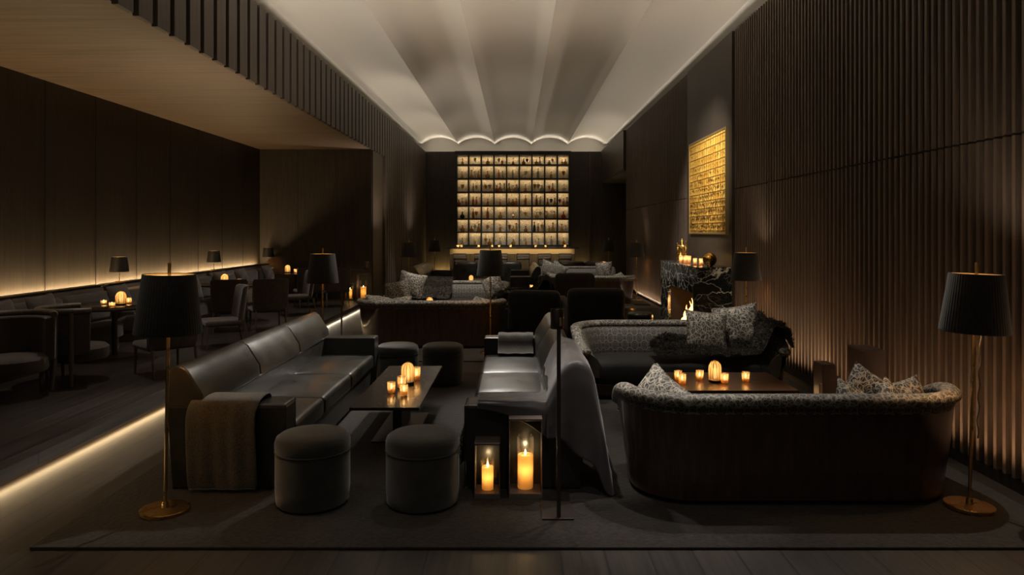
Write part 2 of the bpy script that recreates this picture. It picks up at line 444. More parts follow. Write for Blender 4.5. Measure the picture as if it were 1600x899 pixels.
# bulkhead with wide lapped boards, then the solid slatted wall
bm = NB(); box(bm, LX-.12, LX, FY0, 17.25, 3.44, 4.36); box(bm, LX-.12, LX, 17.2, FY1, 0, 4.36)
y = FY0+.1
while y < FY1-.1:
    z0 = 3.40 if y < 17.2 else 0
    if not 15.98 < y < 17.2 or True: box(bm, LX, LX+.055, y, y+.232, z0, 4.38)
    y += .315
struct('wall_bulkhead', bm, M['slat'], smooth=False, bevel=.004)
bm = NB(); box(bm, LX-.12, LX+.02, 16.05, 17.2, 0, 3.44); struct('wall_pier', bm, M['wall'], smooth=False, bevel=.006)
# right wall: boarding, fins, chimney breast panel, recess with header
bm = NB(); box(bm, RX, RX+.15, FY0, 20.1, 0, 4.42); box(bm, 3.03, 3.2, 10.16, 12.8, 0, 4.42)
box(bm, 2.98, 3.2, 20.1, FY1, 3.35, 4.42); box(bm, 3.9, 4.05, 20.1, FY1, 0, 3.4); box(bm, RX, 3.95, 20.0, 20.1, 0, 3.4); box(bm, 3.0, 4.0, 20.1, FY1, 3.3, 3.36)
struct('wall_right', bm, M['wall'], smooth=False)
bm = NB(); y = FY0+.05
while y < 20.05:
    if not 10.08 < y < 12.83:
        box(bm, RX-.045, RX, y, y+.030, .09, 2.19); box(bm, RX-.045, RX, y, y+.030, 2.205, 4.41)
    y += .0865
struct('trim_3', bm, M['fin'], smooth=False)
bm = NB(); box(bm, RX-.02, RX, FY0, 10.1, 0, .08); box(bm, RX-.02, RX, 12.85, 20.1, 0, .08)
struct('baseboard_right', bm, M['iron'], smooth=False)
bm = NB(); box(bm, -3.4, 4.05, FY1, FY1+.1, 0, 4.40); struct('wall_back', bm, M['wall'], smooth=False)
bm = NB()
for x0, x1 in ((-3.15, -2.2), (2.0, 2.9)): box(bm, x0, x1, FY1-.03, FY1, 3.42, 3.44)
box(bm, 2.55, 2.6, FY1-.05, FY1, 0, 4.4)
struct('trim_4', bm, M['bronze'], smooth=False)
# vaulted ceiling: five shallow barrels
bm = NB(); cus = [-3.34+1.292*i for i in range(6)]
prof = [(-3.75, 4.40), (-3.72, 4.62), (-3.62, 4.71)]
for i in range(5):
    a, c = cus[i], cus[i]+1.292
    for j in range(0 if i == 0 else 1, 17):
        t = j/16; x = a+(c-a)*t
        r = (1.292**2/4+.23**2)/(2*.23); z = 4.71+math.sqrt(max(0, r*r-(x-(a+c)/2)**2))-(r-.23)
        prof.append((x, z))
prof += [(3.42, 4.71), (3.52, 4.62), (3.55, 4.40)]
uvr = [[(x, yy, z) for x, z in prof]+[(x, yy, z+.12) for x, z in reversed(prof)] for yy in (FY0, 26.0)]
loft(bm, uvr)
struct('ceiling', bm, M['plaster'], angle=25)
bm = NB(); box(bm, -3.8, 3.6, 25.82, 25.95, 4.3, 5.1); box(bm, -3.75, -3.3, FY0, 26, 4.28, 4.32); box(bm, 3.24, 3.55, FY0, 26, 4.28, 4.32); box(bm, -3.3, 3.3, 25.4, 25.9, 4.28, 4.32)
box(bm, -3.82, -3.74, FY0, 26, 4.28, 4.5); box(bm, 3.53, 3.6, FY0, 26, 4.28, 4.5)
struct('ceiling_cove', bm, M['plaster'], smooth=False)
# rugs
def rug(x0, x1, y0, y1, label):
    b = NB(); rbox(b, x0, x1, y0, y1, .0, .014, .006, 3)
    tag(obj('rug', b, M['rug']), label, 'rug', 'charcoal rugs along the room')
rug(-2.445, 2.93, 3.63, 8.14, 'dark charcoal rug under the two leather sofas and front curved sofas')
rug(-2.445, 2.93, 8.86, 15.0, 'dark charcoal rug under the middle curved sofa group')
rug(-2.7, 2.93, 15.7, 21.2, 'dark charcoal rug in the seating group nearest the bar')

# ------------------------------------------------------------------ leather sofas
def leather_sofa(label, X0, X1, Y0, Y1, name='leather_sofa', cush=None, group=None):
    """front edge at X0, outer back at X1 (X1 < X0: it faces +X), arms at Y0 and Y1"""
    s = 1 if X0 > X1 else -1
    t = thing(name, label, 'sofa', ((X0+X1)/2, (Y0+Y1)/2, 0), 0, group)
    ox, oy = (X0+X1)/2, (Y0+Y1)/2
    D = abs(X0-X1); hl = (Y1-Y0)/2
    fx = s*D/2; bx = -s*D/2
    def bb(bm, xa, xb, *a, **k): rbox(bm, min(xa, xb), max(xa, xb), *a, **k)
    b = NB(); bb(b, fx-s*.03, bx+s*.03, -hl+.03, hl-.03, .05, .24, r=.015); obj('base', b, M['leather'], t)
    for e in (-1, 1):
        ya, yb = (-hl, -hl+.21) if e < 0 else (hl-.21, hl)
        b = NB()
        rings = []
        for z, ins in ((.015, .022), (.25, .008), (.525, 0), (.54, .012)):
            rings.append([(fx-s*ins, ya+ins*(e < 0), z), (bx+s*ins, ya+ins*(e < 0), z), (bx+s*ins, yb-ins*(e > 0), z), (fx-s*ins, yb-ins*(e > 0), z)])
        loft(b, rings); a = obj('arm', b, M['leather'], t, bevel=.014)
        b = NB()
        for yy in (ya+.006, yb-.006): tube(b, [(fx-s*.006, yy, .03), (fx-s*.004, yy, .53), (bx+s*.01, yy, .535)], .0045, 6)
        obj('piping', b, M['leather'], a)
    ds = cush or [-hl+.21, -hl+.21+(2*hl-.42)/3, -hl+.21+2*(2*hl-.42)/3, hl-.21]
    for i in range(3):
        b = NB(); bb(b, fx-s*.005, bx+s*.16, ds[i]+.004, ds[i+1]-.004, .235, .375, r=.035, puff=.018); q = obj('seat_cushion', b, M['leather'], t)
    bs = [-hl+.0, -hl/3, hl/3, hl-.0]
    for i in range(3):
        b = NB(); rings = []
        n = 8
        for j in range(n+1):
            y = bs[i]+.003+(bs[i+1]-bs[i]-.006)*j/n; pf = .014*(1-abs(2*j/n-1)**6)
            # cross section of the raked back
            pr = [(0, .52), (.225+pf, .52), (.215+pf, .60), (.165+pf, .68), (.125+pf, .745), (.09, .772), (.05, .775), (.012, .755), (-.004, .70)] if True else 0
            if bs[i] < -hl+.01 or True:
                rings.append([(bx+s*x, y, z) for x, z in pr])
        # lower inner part of the back between the arms
        loft(b, rings); obj('backrest', b, M['leather'], t, bevel=.012, angle=50)
    b = NB(); bb(b, bx, bx+s*.23, -hl+.215, hl-.215, .06, .53, r=.015); obj('back_panel', b, M['leather'], t)
    b = NB()
    box(b, min(fx-s*.06, bx+s*.06), max(fx-s*.06, bx+s*.06), -hl+.05, hl-.05, 0, .05)
    obj('plinth', b, M['black'], t)
    return t
leather_sofa('long leather sofa with its back to the platform, blanket on its near arm', -1.41, -2.14, 4.43, 7.42,
             cush=[-1.285, -.575, .295, 1.285])
leather_sofa('dark leather sofa half covered by a mauve throw, facing the candle table', -.32, .42, 4.43, 7.42,
             cush=[-1.285, -.435, .345, 1.285])
leather_sofa('far leather sofa with its back to the slatted left wall, near the bar', -1.78, -2.5, 17.0, 20.0, group='far leather sofas')
leather_sofa('far leather sofa facing left, beside the furthest curved sofas', -.14, .58, 17.0, 20.0, group='far leather sofas')

# ------------------------------------------------------------------ curved sofas
def upath(hw=1.035, D=.86, rad=.42, off=0.0):
    pts = []
    def add(x, y, nx, ny): pts.append((x-nx*off, y-ny*off, nx, ny))
    L = D-rad
    for i in range(9): add(-hw+.05*(1-i/8)**2, D-L*i/8, -1, 0)
    for i in range(1, 13):
        a = PI+ (PI/2)*i/12; add(-hw+rad+rad*math.cos(a), rad+rad*math.sin(a), math.cos(a), math.sin(a))
    for i in range(1, 16): add(-hw+rad+(2*hw-2*rad)*i/16, 0, 0, -1)
    r = [(-x, y, -nx, ny) for x, y, nx, ny in pts if x < -1e-4 or True]
    half = [p for p in pts if p[0] <= 1e-6]
    return half+[(-x, y, -nx, ny) for x, y, nx, ny in reversed(half) if x < -1e-6]
def rimh(y, D=.86, h=.625, lo=.46):
    t = max(0, min(1, (y-.35)/(D-.35))); t = t*t*(3-2*t); return h+(lo-h)*t
def curved_sofa(label, loc, rz, group='curved wooden shell sofas'):
    t = thing('curved_sofa', label, 'sofa', loc, rz, group)
    path = upath()
    def sect(sec, name, m, bevel=0, **k):
        b = NB(); rings = []
        for x, y, nx, ny in path:
            H = rimh(y); rings.append([(x-nx*o, y-ny*o, z(H) if callable(z) else z) for o, z in sec])
        loft(b, rings); return obj(name, b, m, t, bevel=bevel, **k)
    sect([(.025, lambda H: H-.025), (.040, .40), (.085, .06), (.085, .045), (.115, .045), (.07, .40), (.06, lambda H: H-.02)], 'shell', M['shell'], angle=50)
    sect([(.02, lambda H: H-.03), (.045, lambda H: H-.02), (.10, lambda H: H-.02), (.155, lambda H: H-.06), (.20, .33), (.18, .22), (.10, .22)], 'inner_back', M['damask'], angle=60)
    b = NB(); rings = []
    for x, y, nx, ny in path:
        H = rimh(y); rings.append([(x-nx*(.045+.058*math.cos(a)), y-ny*(.045+.058*math.cos(a)), H+.004+.042*math.sin(a)) for a in [2*PI*j/14 for j in range(14)]])
    # rounded ends
    for e in (0, -1):
        x, y, nx, ny = path[e]; H = rimh(y); ext = []
        for q in (.35, .7, .95, 1.0):
            s_ = math.sqrt(max(0.0, 1-q*q)); ext.append([(x-nx*(.045+s_*.058*math.cos(a)), y+q*.045, H+.004-.01*q+s_*.042*math.sin(a)) for a in [2*PI*j/14 for j in range(14)]])
        rings = (list(reversed(ext))+rings) if e == 0 else rings+ext
    loft(b, rings); obj('rim', b, M['rim'], t)
    ip = [(x-nx*.19, y-ny*.19) for x, y, nx, ny in path]
    def ring(ins, z, fr=0):
        r = []
        for x, y, nx, ny in path: r.append((x-nx*(.19+ins), min(y-ny*(.19+ins), .86-fr), z))
        for i in range(1, 10):
            a, c = r[len(path)-1], r[0]; r.append((a[0]+(c[0]-a[0])*i/10, a[1]+(c[1]-a[1])*i/10+.03*math.sin(PI*i/10), z))
        return r
    b = NB(); loft(b, [ring(0, .17), ring(-.01, .20, -.01), ring(-.01, .32, -.01), ring(.015, .35, .015), ring(.06, .362, .06), ring(.2, .37, .2)]); obj('seat_cushion', b, M['dkvelvet'], t, angle=60)
    b = NB(); loft(b, [ring(-.06, .05, .01), ring(-.06, .165, .01)]); obj('base', b, M['shell'], t, bevel=.01)
    b = NB(); loft(b, [ring(.0, 0, .06), ring(0, .055, .06)]); obj('plinth', b, M['black'], t)
    return t
curved_sofa('nearest curved sofa, glossy dark wood back towards the viewer and patterned grey rim', (1.66, 4.09, 0), 0)
curved_sofa('curved damask sofa with a brown fur throw, opposite the nearest curved sofa', (1.59, 7.67, 0), PI)
curved_sofa('curved sofa left of the middle, its wooden back behind the two far stools', (-1.18, 9.72, 0), 0)
curved_sofa('curved damask sofa facing the viewer behind the left middle table', (-1.17, 13.8, 0), PI)
curved_sofa('curved sofa behind the dark armchairs, back to the viewer, lit along its base', (1.53, 15.2, 0), 0)
curved_sofa('furthest curved damask sofa facing the viewer, near the bar armchairs', (1.56, 19.5, 0), PI)

# ------------------------------------------------------------------ stools
def round_stool(label, loc, r=.213, h=.42, m=None, group='round velvet stools'):
    t = thing('round_stool', label, 'stool', loc, random.random(), group); m = m or M['velvet']
    k = h/.42
    b = NB(); lathe(b, [(r*.94, .012), (r*.975, .02), (r, .10*k), (r, .30*k), (r*.985, .312*k), (r*.9, .315*k)], 48); obj('body', b, m, t)
    b = NB(); lathe(b, [(r*.9, .310*k), (r*.99, .318*k), (r*1.012, .335*k), (r*1.01, .365*k), (r*.97, .392*k), (r*.85, .410*k), (r*.5, .418*k), (r*.05, .42*k)], 48); obj('seat', b, m, t)
    b = NB(); tube(b, [(r*1.005*math.cos(a), r*1.005*math.sin(a), .315*k) for a in [2*PI*i/40 for i in range(41)]], .004, 6); obj('piping', b, m, t)
    b = NB(); lathe(b, [(r*.9, 0), (r*.9, .015)], 32); obj('foot', b, M['black'], t)
    return t
round_stool('round olive velvet stool in the left foreground by the sofa arm', (-1.19, 4.235, .014))
round_stool('round olive velvet stool in the foreground beside the lanterns', (-.547, 4.235, .014))
round_stool('far round velvet stool next to the leather sofa far arm', (-1.235, 7.55, .014))
round_stool('far round velvet stool on the right of the pair behind the candle table', (-.765, 7.55, .014))
round_stool('low round dark leather stool near the fireplace, further of the two', (1.75, 11.8, .014), .2, .4, M['leather'], 'low leather stools')
round_stool('low round dark leather stool near the fireplace, nearer of the two', (1.86, 10.85, .014), .19, .38, M['leather'], 'low leather stools')

# ------------------------------------------------------------------ low tables
def low_table(label, x0, x1, y0, y1, m, z=.365):
    cx, cy = (x0+x1)/2, (y0+y1)/2; t = thing('coffee_table', label, 'table', (cx, cy, .012)); hx, hy = (x1-x0)/2, (y1-y0)/2; z -= .012
    b = NB(); box(b, -hx, hx, -hy, hy, z-.022, z); obj('tabletop', b, m, t, False, .003)
    b = NB(); box(b, -.035, .035, -hy*.3, hy*.3, .010, z-.022); obj('pedestal', b, M['bronze'], t, False, .002)
    b = NB(); box(b, -hx*.67, hx*.67, -hy*.55, hy*.55, 0.002, .012); obj('base_plate', b, M['bronze'], t, False, .002)
    return t
low_table('long dark bronze coffee table with candles between the leather sofas', -1.17, -.68, 5.07, 6.65, M['tabletop'])
low_table('copper topped square coffee table with candles between the curved sofas', 1.22, 2.20, 5.62, 6.34, M['coppertop'])
low_table('dark coffee table between the left middle curved sofas', -1.68, -.7, 11.4, 12.1, M['tabletop'])
low_table('dark coffee table between the far leather sofas', -1.22, -.72, 17.2, 19.0, M['tabletop'])
low_table('dark coffee table between the furthest curved sofas', 1.05, 2.05, 16.9, 17.7, M['tabletop'])

# ------------------------------------------------------------------ candles
def flame_bm(b, c, s=1.0):
    lathe(b, [(.0006, 0), (.0045*s, .006*s), (.0055*s, .012*s), (.0035*s, .022*s), (.0004, .034*s)], 10, c)
def votive(label, loc, r=.032, h=.082, e=.085, group=None):
    t = thing('votive_candle', label, 'candle', loc, 0, group)
    b = NB(); lathe(b, [(r*.3, .003), (r*.86, .003), (r*.9, .01), (r, h), (r*.93, h), (r*.84, .013), (r*.3, .012)], 20, caps=False); obj('glass_cup', b, M['tealight'], t)
    b = NB(); lathe(b, [(r*.8, .014), (r*.82, h*.38), (r*.1, h*.40)], 16); obj('wax', b, M['wax'], t)
    b = NB(); flame_bm(b, (0, 0, h*.42), 1.0); obj('flame', b, M['flame'], t)
    point('candle_glow', (0, 0, h*.72), e, WARM, .008, t)
    return t
def dome_lamp(label, loc, r=.051, h=.175, e=.16):
    t = thing('dome_lamp', label, 'lamp', loc, 0, 'ribbed glass dome lamps')
    b = NB(); lathe(b, [(r*.9, 0), (r*1.02, .004), (r*1.02, .018), (r*.5, .02)], 28); obj('base', b, M['black'], t)
    prof = [(r, .02), (r, h-r-.01)]+[(r*math.cos(a), h-r-.01+(r+.01)*math.sin(a)) for a in [PI/2*i/10 for i in range(1, 10)]]+[(.002, h)]
    b = NB(); lathe(b, prof, 96, caps=False, mod=lambda a, z: 1+.035*math.cos(24*a)); obj('ribbed_glass', b, M['ribglass'], t)
    b = NB()
    for i in range(12):
        a = 2*PI*i/12
        tube(b, [(q*1.05*math.cos(a), q*1.05*math.sin(a), z) for q, z in prof[:-1]]+[(0, 0, h+.003)], .0018, 5)
    obj('rib', b, M['gold'], t)
    b = NB(); lathe(b, [(.001, .03), (.014, .035), (.016, .07), (.012, .1), (.001, .112)], 12); obj('bulb', b, glow_bulb, t)
    point('lamp_glow', (0, 0, .12), e, WARM, .01, t)
    return t
glow_bulb = glow('bulb_glow', (1, .62, .25), 2.5)
TA = .367
for px, py, r, h, l in ((611.5, 614, .032, .082, 'short glass votive at the left front of the long coffee table'),
                     (631, 618, .032, .082, 'short glass votive nearest the viewer on the long coffee table'),
                     (627.5, 606, .036, .09, 'wider votive against the front of the dome lamp on the long coffee table'),
                     (650.5, 595, .034, .112, 'tall glass votive to the right of the dome lamp on the long coffee table')):
    votive(l, P(px, py, TA), r, h)
dome_lamp('ribbed glass dome lamp on the long coffee table', P(637, 600, TA))
for px, py, l in ((1059.5, 595, 'votive at the far left of the copper table, behind its neighbour'), (1066, 600, 'votive at the near left of the copper table'),
               (1093.3, 594.5, 'votive left of the dome lamp on the copper table'), (1132, 599.5, 'votive just right of the dome lamp on the copper table'),
               (1165, 597, 'rightmost votive on the copper table')):
    votive(l, P(px, py, TA))
dome_lamp('ribbed glass dome lamp on the copper topped coffee table', P(1117, 597, TA))
dome_lamp('glowing dome lamp on the left middle table, top showing above the sofa back', (-1.40, 11.7, TA))
dome_lamp('small glowing dome lamp on the table between the far leather sofas', (-1.09, 17.5, TA))
def pillar_candle(t, x, y, z, r, h, e, rot=0):
    b = NB(); lathe(b, [(r, z), (r, z+h-.004), (r*.93, z+h), (r*.75, z+h-.012), (r*.1, z+h-.014)], 28, (x, y, 0), caps=False); c = obj('candle', b, M['wax'], t)
    b = NB(); flame_bm(b, (x, y, z+h-.008), 1.15); obj('flame', b, M['flame'], c)
    point('candle_glow', (x, y, z+h*.55), e*.16, (1, .55, .18), r*.5, t)
    point('candle_glow', (x, y, z+h+.035), e*.3, WARM, .008, t)
def lantern(label, loc, w, d, h, cr, ch, gr, gh, rz=0, e=1.0, group='metal lanterns with pillar candles', lit=True):
    t = thing('lantern', label, 'lantern', loc, rz, group)
    b = NB(); box(b, -w/2, w/2, -d/2, d/2, h-.014, h); obj('top_plate', b, M['lantern'], t, False, .002)
    b = NB(); box(b, -w/2, w/2, -d/2, d/2, 0, .032); obj('base', b, M['lantern'], t, False, .002)
    for s in (-1, 1):
        b = NB(); box(b, min(s*w/2, s*(w/2-.005)), max(s*w/2, s*(w/2-.005)), -d/2, d/2, .032, h-.014); obj('side_panel', b, M['lantern'], t, False)
    b = NB(); lathe(b, [(gr, .033), (gr, gh), (gr-.003, gh), (gr-.003, .036)], 36, caps=False); obj('glass_cylinder', b, M['glass'], t)
    pillar_candle(t, 0, 0, .034, cr, ch, e)
    return t
lantern('small square metal lantern with a short pillar candle, beside the foreground stool', (-.172, 4.365, .014), .151, .16, .33, .035, .135, .043, .21, e=.9)
lantern('tall square metal lantern with a thick pillar candle, beside the reading lamp', (.056, 4.39, .014), .199, .21, .475, .047, .20, .053, .35, e=1.6)
lantern('tall metal lantern against the slatted wall behind the nearest curved sofa', (2.87, 5.93, .0), .30, .17, .65, .05, .2, .06, .4, PI/2, .25)
lantern('small metal lantern by the slatted wall behind the nearest curved sofa', (2.60, 6.1, .014), .18, .11, .48, .035, .15, .043, .3, PI/2, .15)
lantern('tall lantern with a lit candle at the platform edge by the alcove end', (-3.30, 15.62, .13), .24, .22, .56, .06, .24, .075, .42, e=1.5)
lantern('small lantern with a lit candle at the alcove end, left of the tall one', (-3.56, 15.5, .13), .17, .16, .36, .045, .2, .055, .3, e=1.0)

# ------------------------------------------------------------------ lamps
def floor_lamp(label, loc, tilt=0.0, e=7.0, group='black shaded floor lamps', base_r=.132, up=80):
    t = thing('floor_lamp', label, 'floor lamp', loc, 0, group); t.rotation_euler = (0, tilt, 0)
    b = NB(); lathe(b, [(base_r*.97, 0), (base_r, .004), (base_r, .019), (base_r*.98, .022), (.02, .023), (.017, .05), (.012, .06)], 48); obj('base', b, M['brass'], t)
    b = NB(); tube(b, [(0, 0, .05), (0, 0, 1.33)], .0095, 14); obj('pole', b, M['brass'], t)
    b = NB(); rt, rb, z0, z1 = .138, .178, 1.01, 1.345
    lathe(b, [(rb, z0), (rb+.002, z0+.006), (rt+.001, z1-.005), (rt, z1), (rt-.004, z1), (rb-.006, z0+.001)], 288, caps=False, mod=lambda a, z: 1+.014*(2*abs((a*60/(2*PI)) % 1-.5)-.5)); s = obj('shade', b, M['shade'], t, angle=80)
    b = NB(); lathe(b, [(rb-.009, z0+.004), (rt-.007, z1-.003)], 64, caps=False); obj('shade_lining', b, M['lining'], s)
    b = NB(); lathe(b, [(.012, 1.333), (rt-.009, 1.333), (rt-.009, 1.330), (.012, 1.330)], 48, caps=False); obj('diffuser', b, M['diffuser'], s)
    b = NB(); tube(b, [(0, 0, 1.33), (0, 0, 1.405), (0, 0, 1.41)], [.009, .009, .006], 14); obj('finial', b, M['brass'], t)
    b = NB(); lathe(b, [(.001, 1.10), (.02, 1.105), (.028, 1.14), (.018, 1.18), (.012, 1.21)], 16, (.03, 0, 0)); obj('bulb', b, glow_bulb, t)
    point('lamp_glow', (0, -.035, 1.17), e, (1, .62, .28), .03, t)
    l = bpy.data.lights.new('ceiling_fill', 'SPOT'); l.spot_size = 2.5; l.spot_blend = .8; l.shadow_soft_size = .01; l.energy = up; l.color = (1, .84, .66)  # added spot over the shade, fills the dark ceiling vaults
    u_ = bpy.data.objects.new('ceiling_fill', l); COL.objects.link(u_); u_.parent = t; u_.location = (0, .03, 1.338); u_.rotation_euler = (PI, 0, 0)
    return t
fl = floor_lamp('brass floor lamp with black pleated shade in the left foreground', (-1.988, 4.095, .014), .018, up=26)
fr = floor_lamp('brass floor lamp with black pleated shade in the right foreground by the slatted wall', (2.60, 4.15, .014), .030, up=12)
b = NB(); pts = [(.035+.006*math.sin(9*i/24.0*PI), .0, 1.02-.62*i/24) for i in range(25)]; tube(b, pts, .0042, 8); obj('cord', b, M['cord'], fr)
floor_lamp('floor lamp behind the long leather sofa, shade in front of the dining chairs', (-2.22, 8.3, .0))
floor_lamp('floor lamp in the middle of the room in front of the curved sofa', (-.335, 9.45, .014), e=3, up=170)
floor_lamp('floor lamp beside the fireplace, behind the fur covered sofa', (2.78, 8.75, .0), up=7)
floor_lamp('far floor lamp on the right near the fireplace far side', (2.78, 16.7, .0), up=6)
floor_lamp('furthest floor lamp on the right in the recess by the bar', (2.8, 21.9, .0), up=30)
floor_lamp('far floor lamp against the left slatted wall', (-2.43, 16.4, .014), up=110)
floor_lamp('furthest floor lamp on the left, beside the bar', (-2.40, 21.3, .0))
def reading_lamp(label, loc, arm=0.0):
    t = thing('reading_lamp', label, 'floor lamp', loc)
    b = NB(); box(b, -.09, .085, -.02, .43, 0, .010); obj('base_plate', b, M['bronze'], t, False, .002)
    b = NB(); box(b, -.008, .014, -.004, .006, .01, 1.15); obj('pole', b, M['bronze'], t, False, .001)
    cx = arm
    if arm: 
        b = NB(); box(b, -.008, arm, -.004, .006, 1.035, 1.047); obj('lamp_arm', b, M['bronze'], t, False, .001)
    b = NB(); lathe(b, [(.036, 1.05), (.037, 1.052), (.037, 1.158), (.036, 1.16), (.033, 1.16), (.033, 1.05)], 32, (cx-.006, .0, 0), caps=False); s = obj('shade', b, M['bronze'], t)
    b = NB(); lathe(b, [(.003, 1.150), (.033, 1.150), (.033, 1.154), (.003, 1.154)], 24, (cx-.006, 0, 0)); obj('cap', b, M['wool'], s)
    b = NB(); box(b, cx+.004, cx+.016, -.045, -.033, 1.07, 1.115); obj('handle', b, M['brass'], s, False, .002)
    return t
reading_lamp('slim bronze reading lamp with small cylinder shade beside the mauve throw', (.232, 3.99, .014))
reading_lamp('slim reading lamp with a side arm behind the long leather sofa by the platform', (-2.49, 10.3, .014), .36)

# ------------------------------------------------------------------ pillows
def pillow(label, loc, rot, s=.42, th=.075, m=None, group='patterned cushions', name='cushion'):
    b = NB(); n = 16
    def g(x, y, sg):
        e = max(0.0, (1-abs(x)**2.6)*(1-abs(y)**2.6))
        px = x*(1-.10*(1-y*y)); py = y*(1-.10*(1-x*x))
        w = .010*math.sin(7*x+3*y)*e
        return (px*s/2, py*s/2, sg*(th*e**.55)+w)
    up = [[b.verts.new(g(-1+2*i/n, -1+2*j/n, 1)) for j in range(n+1)] for i in range(n+1)]
    dn = [[b.verts.new(g(-1+2*i/n, -1+2*j/n, -1)) for j in range(n+1)] for i in range(n+1)]
    for G in (up, dn):
        for i in range(n):
            for j in range(n): b.faces.new((G[i][j], G[i+1][j], G[i+1][j+1], G[i][j+1]))
    bmesh.ops.remove_doubles(b, verts=b.verts, dist=1e-5)
    o = obj(name, b, m or M['pillow'], angle=70); o.location = loc; o.rotation_euler = rot
    return tag(o, label, 'cushion', group)
R = math.radians
# nearest curved sofa (seat 0.37)
pillow('patterned cushion leaning at the left end of the nearest curved sofa', (.90, 4.66, .49), (R(60), R(24), R(-58)), .42)
pillow('patterned cushion lying low behind the rim, left of the pair in the nearest curved sofa', (2.10, 4.46, .47), (R(62), R(30), R(8)), .36)
pillow('patterned cushion standing on its corner in the nearest curved sofa', (2.27, 4.66, .50), (R(76), R(30), R(-24)), .38)
pillow('patterned cushion with a peaked corner at the right of the nearest curved sofa', (2.33, 4.46, .46), (R(66), R(44), R(4)), .36)
pillow('rightmost patterned cushion in the nearest curved sofa', (2.46, 4.56, .48), (R(68), R(-6), R(20)), .38)
# fur throw sofa
pillow('front patterned cushion of the pair on the fur throw sofa', (1.89, 7.18, .60), (R(72), R(5), R(4)), .44)
pillow('rear patterned cushion of the pair leaning in the corner of the fur throw sofa', (2.24, 7.34, .63), (R(76), R(-10), R(-18)), .46)
# middle sofas
pillow('crumpled patterned cushion at the left end of the left curved sofa, above its rim', (-1.95, 10.3, .56), (R(30), R(10), R(20)), .40)
pillow('flat patterned cushion on the left curved sofa next to the fur', (-1.68, 10.25, .55), (R(25), R(-12), R(0)), .40)
pillow('upright patterned cushion with a bright corner on the left middle sofas', (-1.90, 13.1, .62), (R(78), R(14), R(8)), .50)
pillow('dark patterned cushion beside the bright one on the left middle sofas', (-2.10, 12.9, .52), (R(70), R(-10), R(20)), .42)
pillow('patterned cushion tilted against the right arm of the left middle sofa', (-.42, 13.2, .60), (R(76), R(-30), R(-30)), .46)
pillow('small patterned cushion lying at the right end of the left curved sofa', (-.52, 10.3, .52), (R(40), R(10), R(-30)), .38)
pillow('left cushion of the bright pair on the furthest curved sofa', (.86, 19.1, .60), (R(75), R(20), R(6)), .46)
pillow('right cushion of the bright pair on the furthest curved sofa', (1.10, 19.05, .57), (R(72), R(32), R(0)), .44)
pillow('long cushion at the right end of the furthest curved sofa', (2.3, 19.0, .58), (R(76), R(-5), R(-20)), .46)
pillow('crumpled cushion at the left end of the curved sofa behind the armchairs', (.85, 15.75, .54), (R(40), R(14), R(10)), .4)
pillow('crumpled cushion at the right end of the curved sofa behind the armchairs', (2.25, 15.75, .54), (R(40), R(-14), R(30)), .4)

# ------------------------------------------------------------------ blankets and throws
def sheet(name, label, rows, m, cat='blanket', th=.008, group=None, sub=1):
    b = NB(); loft(b, rows, closed=False, caps=False)
    o = obj(name, b, m, angle=180)
    s = o.modifiers.new('thick', 'SOLIDIFY'); s.thickness = th; s.offset = 1
    if sub:
        q = o.modifiers.new('sub', 'SUBSURF'); q.levels = sub; q.render_levels = sub
    return tag(o, label, cat, group)
# wool blanket over the near arm of the long leather sofa
prof = [(4.86, .405), (4.72, .41), (4.662, .44), (4.655, .50), (4.64, .556), (4.60, .567), (4.54, .570), (4.47, .567), (4.422, .556), (4.405, .50), (4.40, .40), (4.395, .28), (4.39, .15), (4.385, .03)]
rows = []
for i in range(25):
    u = i/24; rows.append([(-1.99+.42*u+.012*math.sin(j*.5)*(j > 8)-.012*(j > 8)*(13-j)/5, y-(.006*math.sin(11*u)+.004*math.sin(27*u+1))*(j > 8), z+.002*math.sin(9*u+j)) for j, (y, z) in enumerate(prof)])
sheet('wool_blanket', 'grey wool blanket hanging over the near arm of the long leather sofa', rows, M['wool'], th=.012)
prof = [(7.02, .405), (7.12, .41), (7.19, .44), (7.197, .50), (7.21, .556), (7.28, .566), (7.36, .566), (7.43, .552), (7.437, .48), (7.44, .36), (7.445, .22)]
rows = [[(-.18+.35*i/16, y, z+.003*math.sin(i)) for y, z in prof] for i in range(17)]
sheet('wool_blanket', 'grey blanket folded over the far arm of the sofa with the mauve throw', list(reversed(rows)), M['wool'], th=.012)
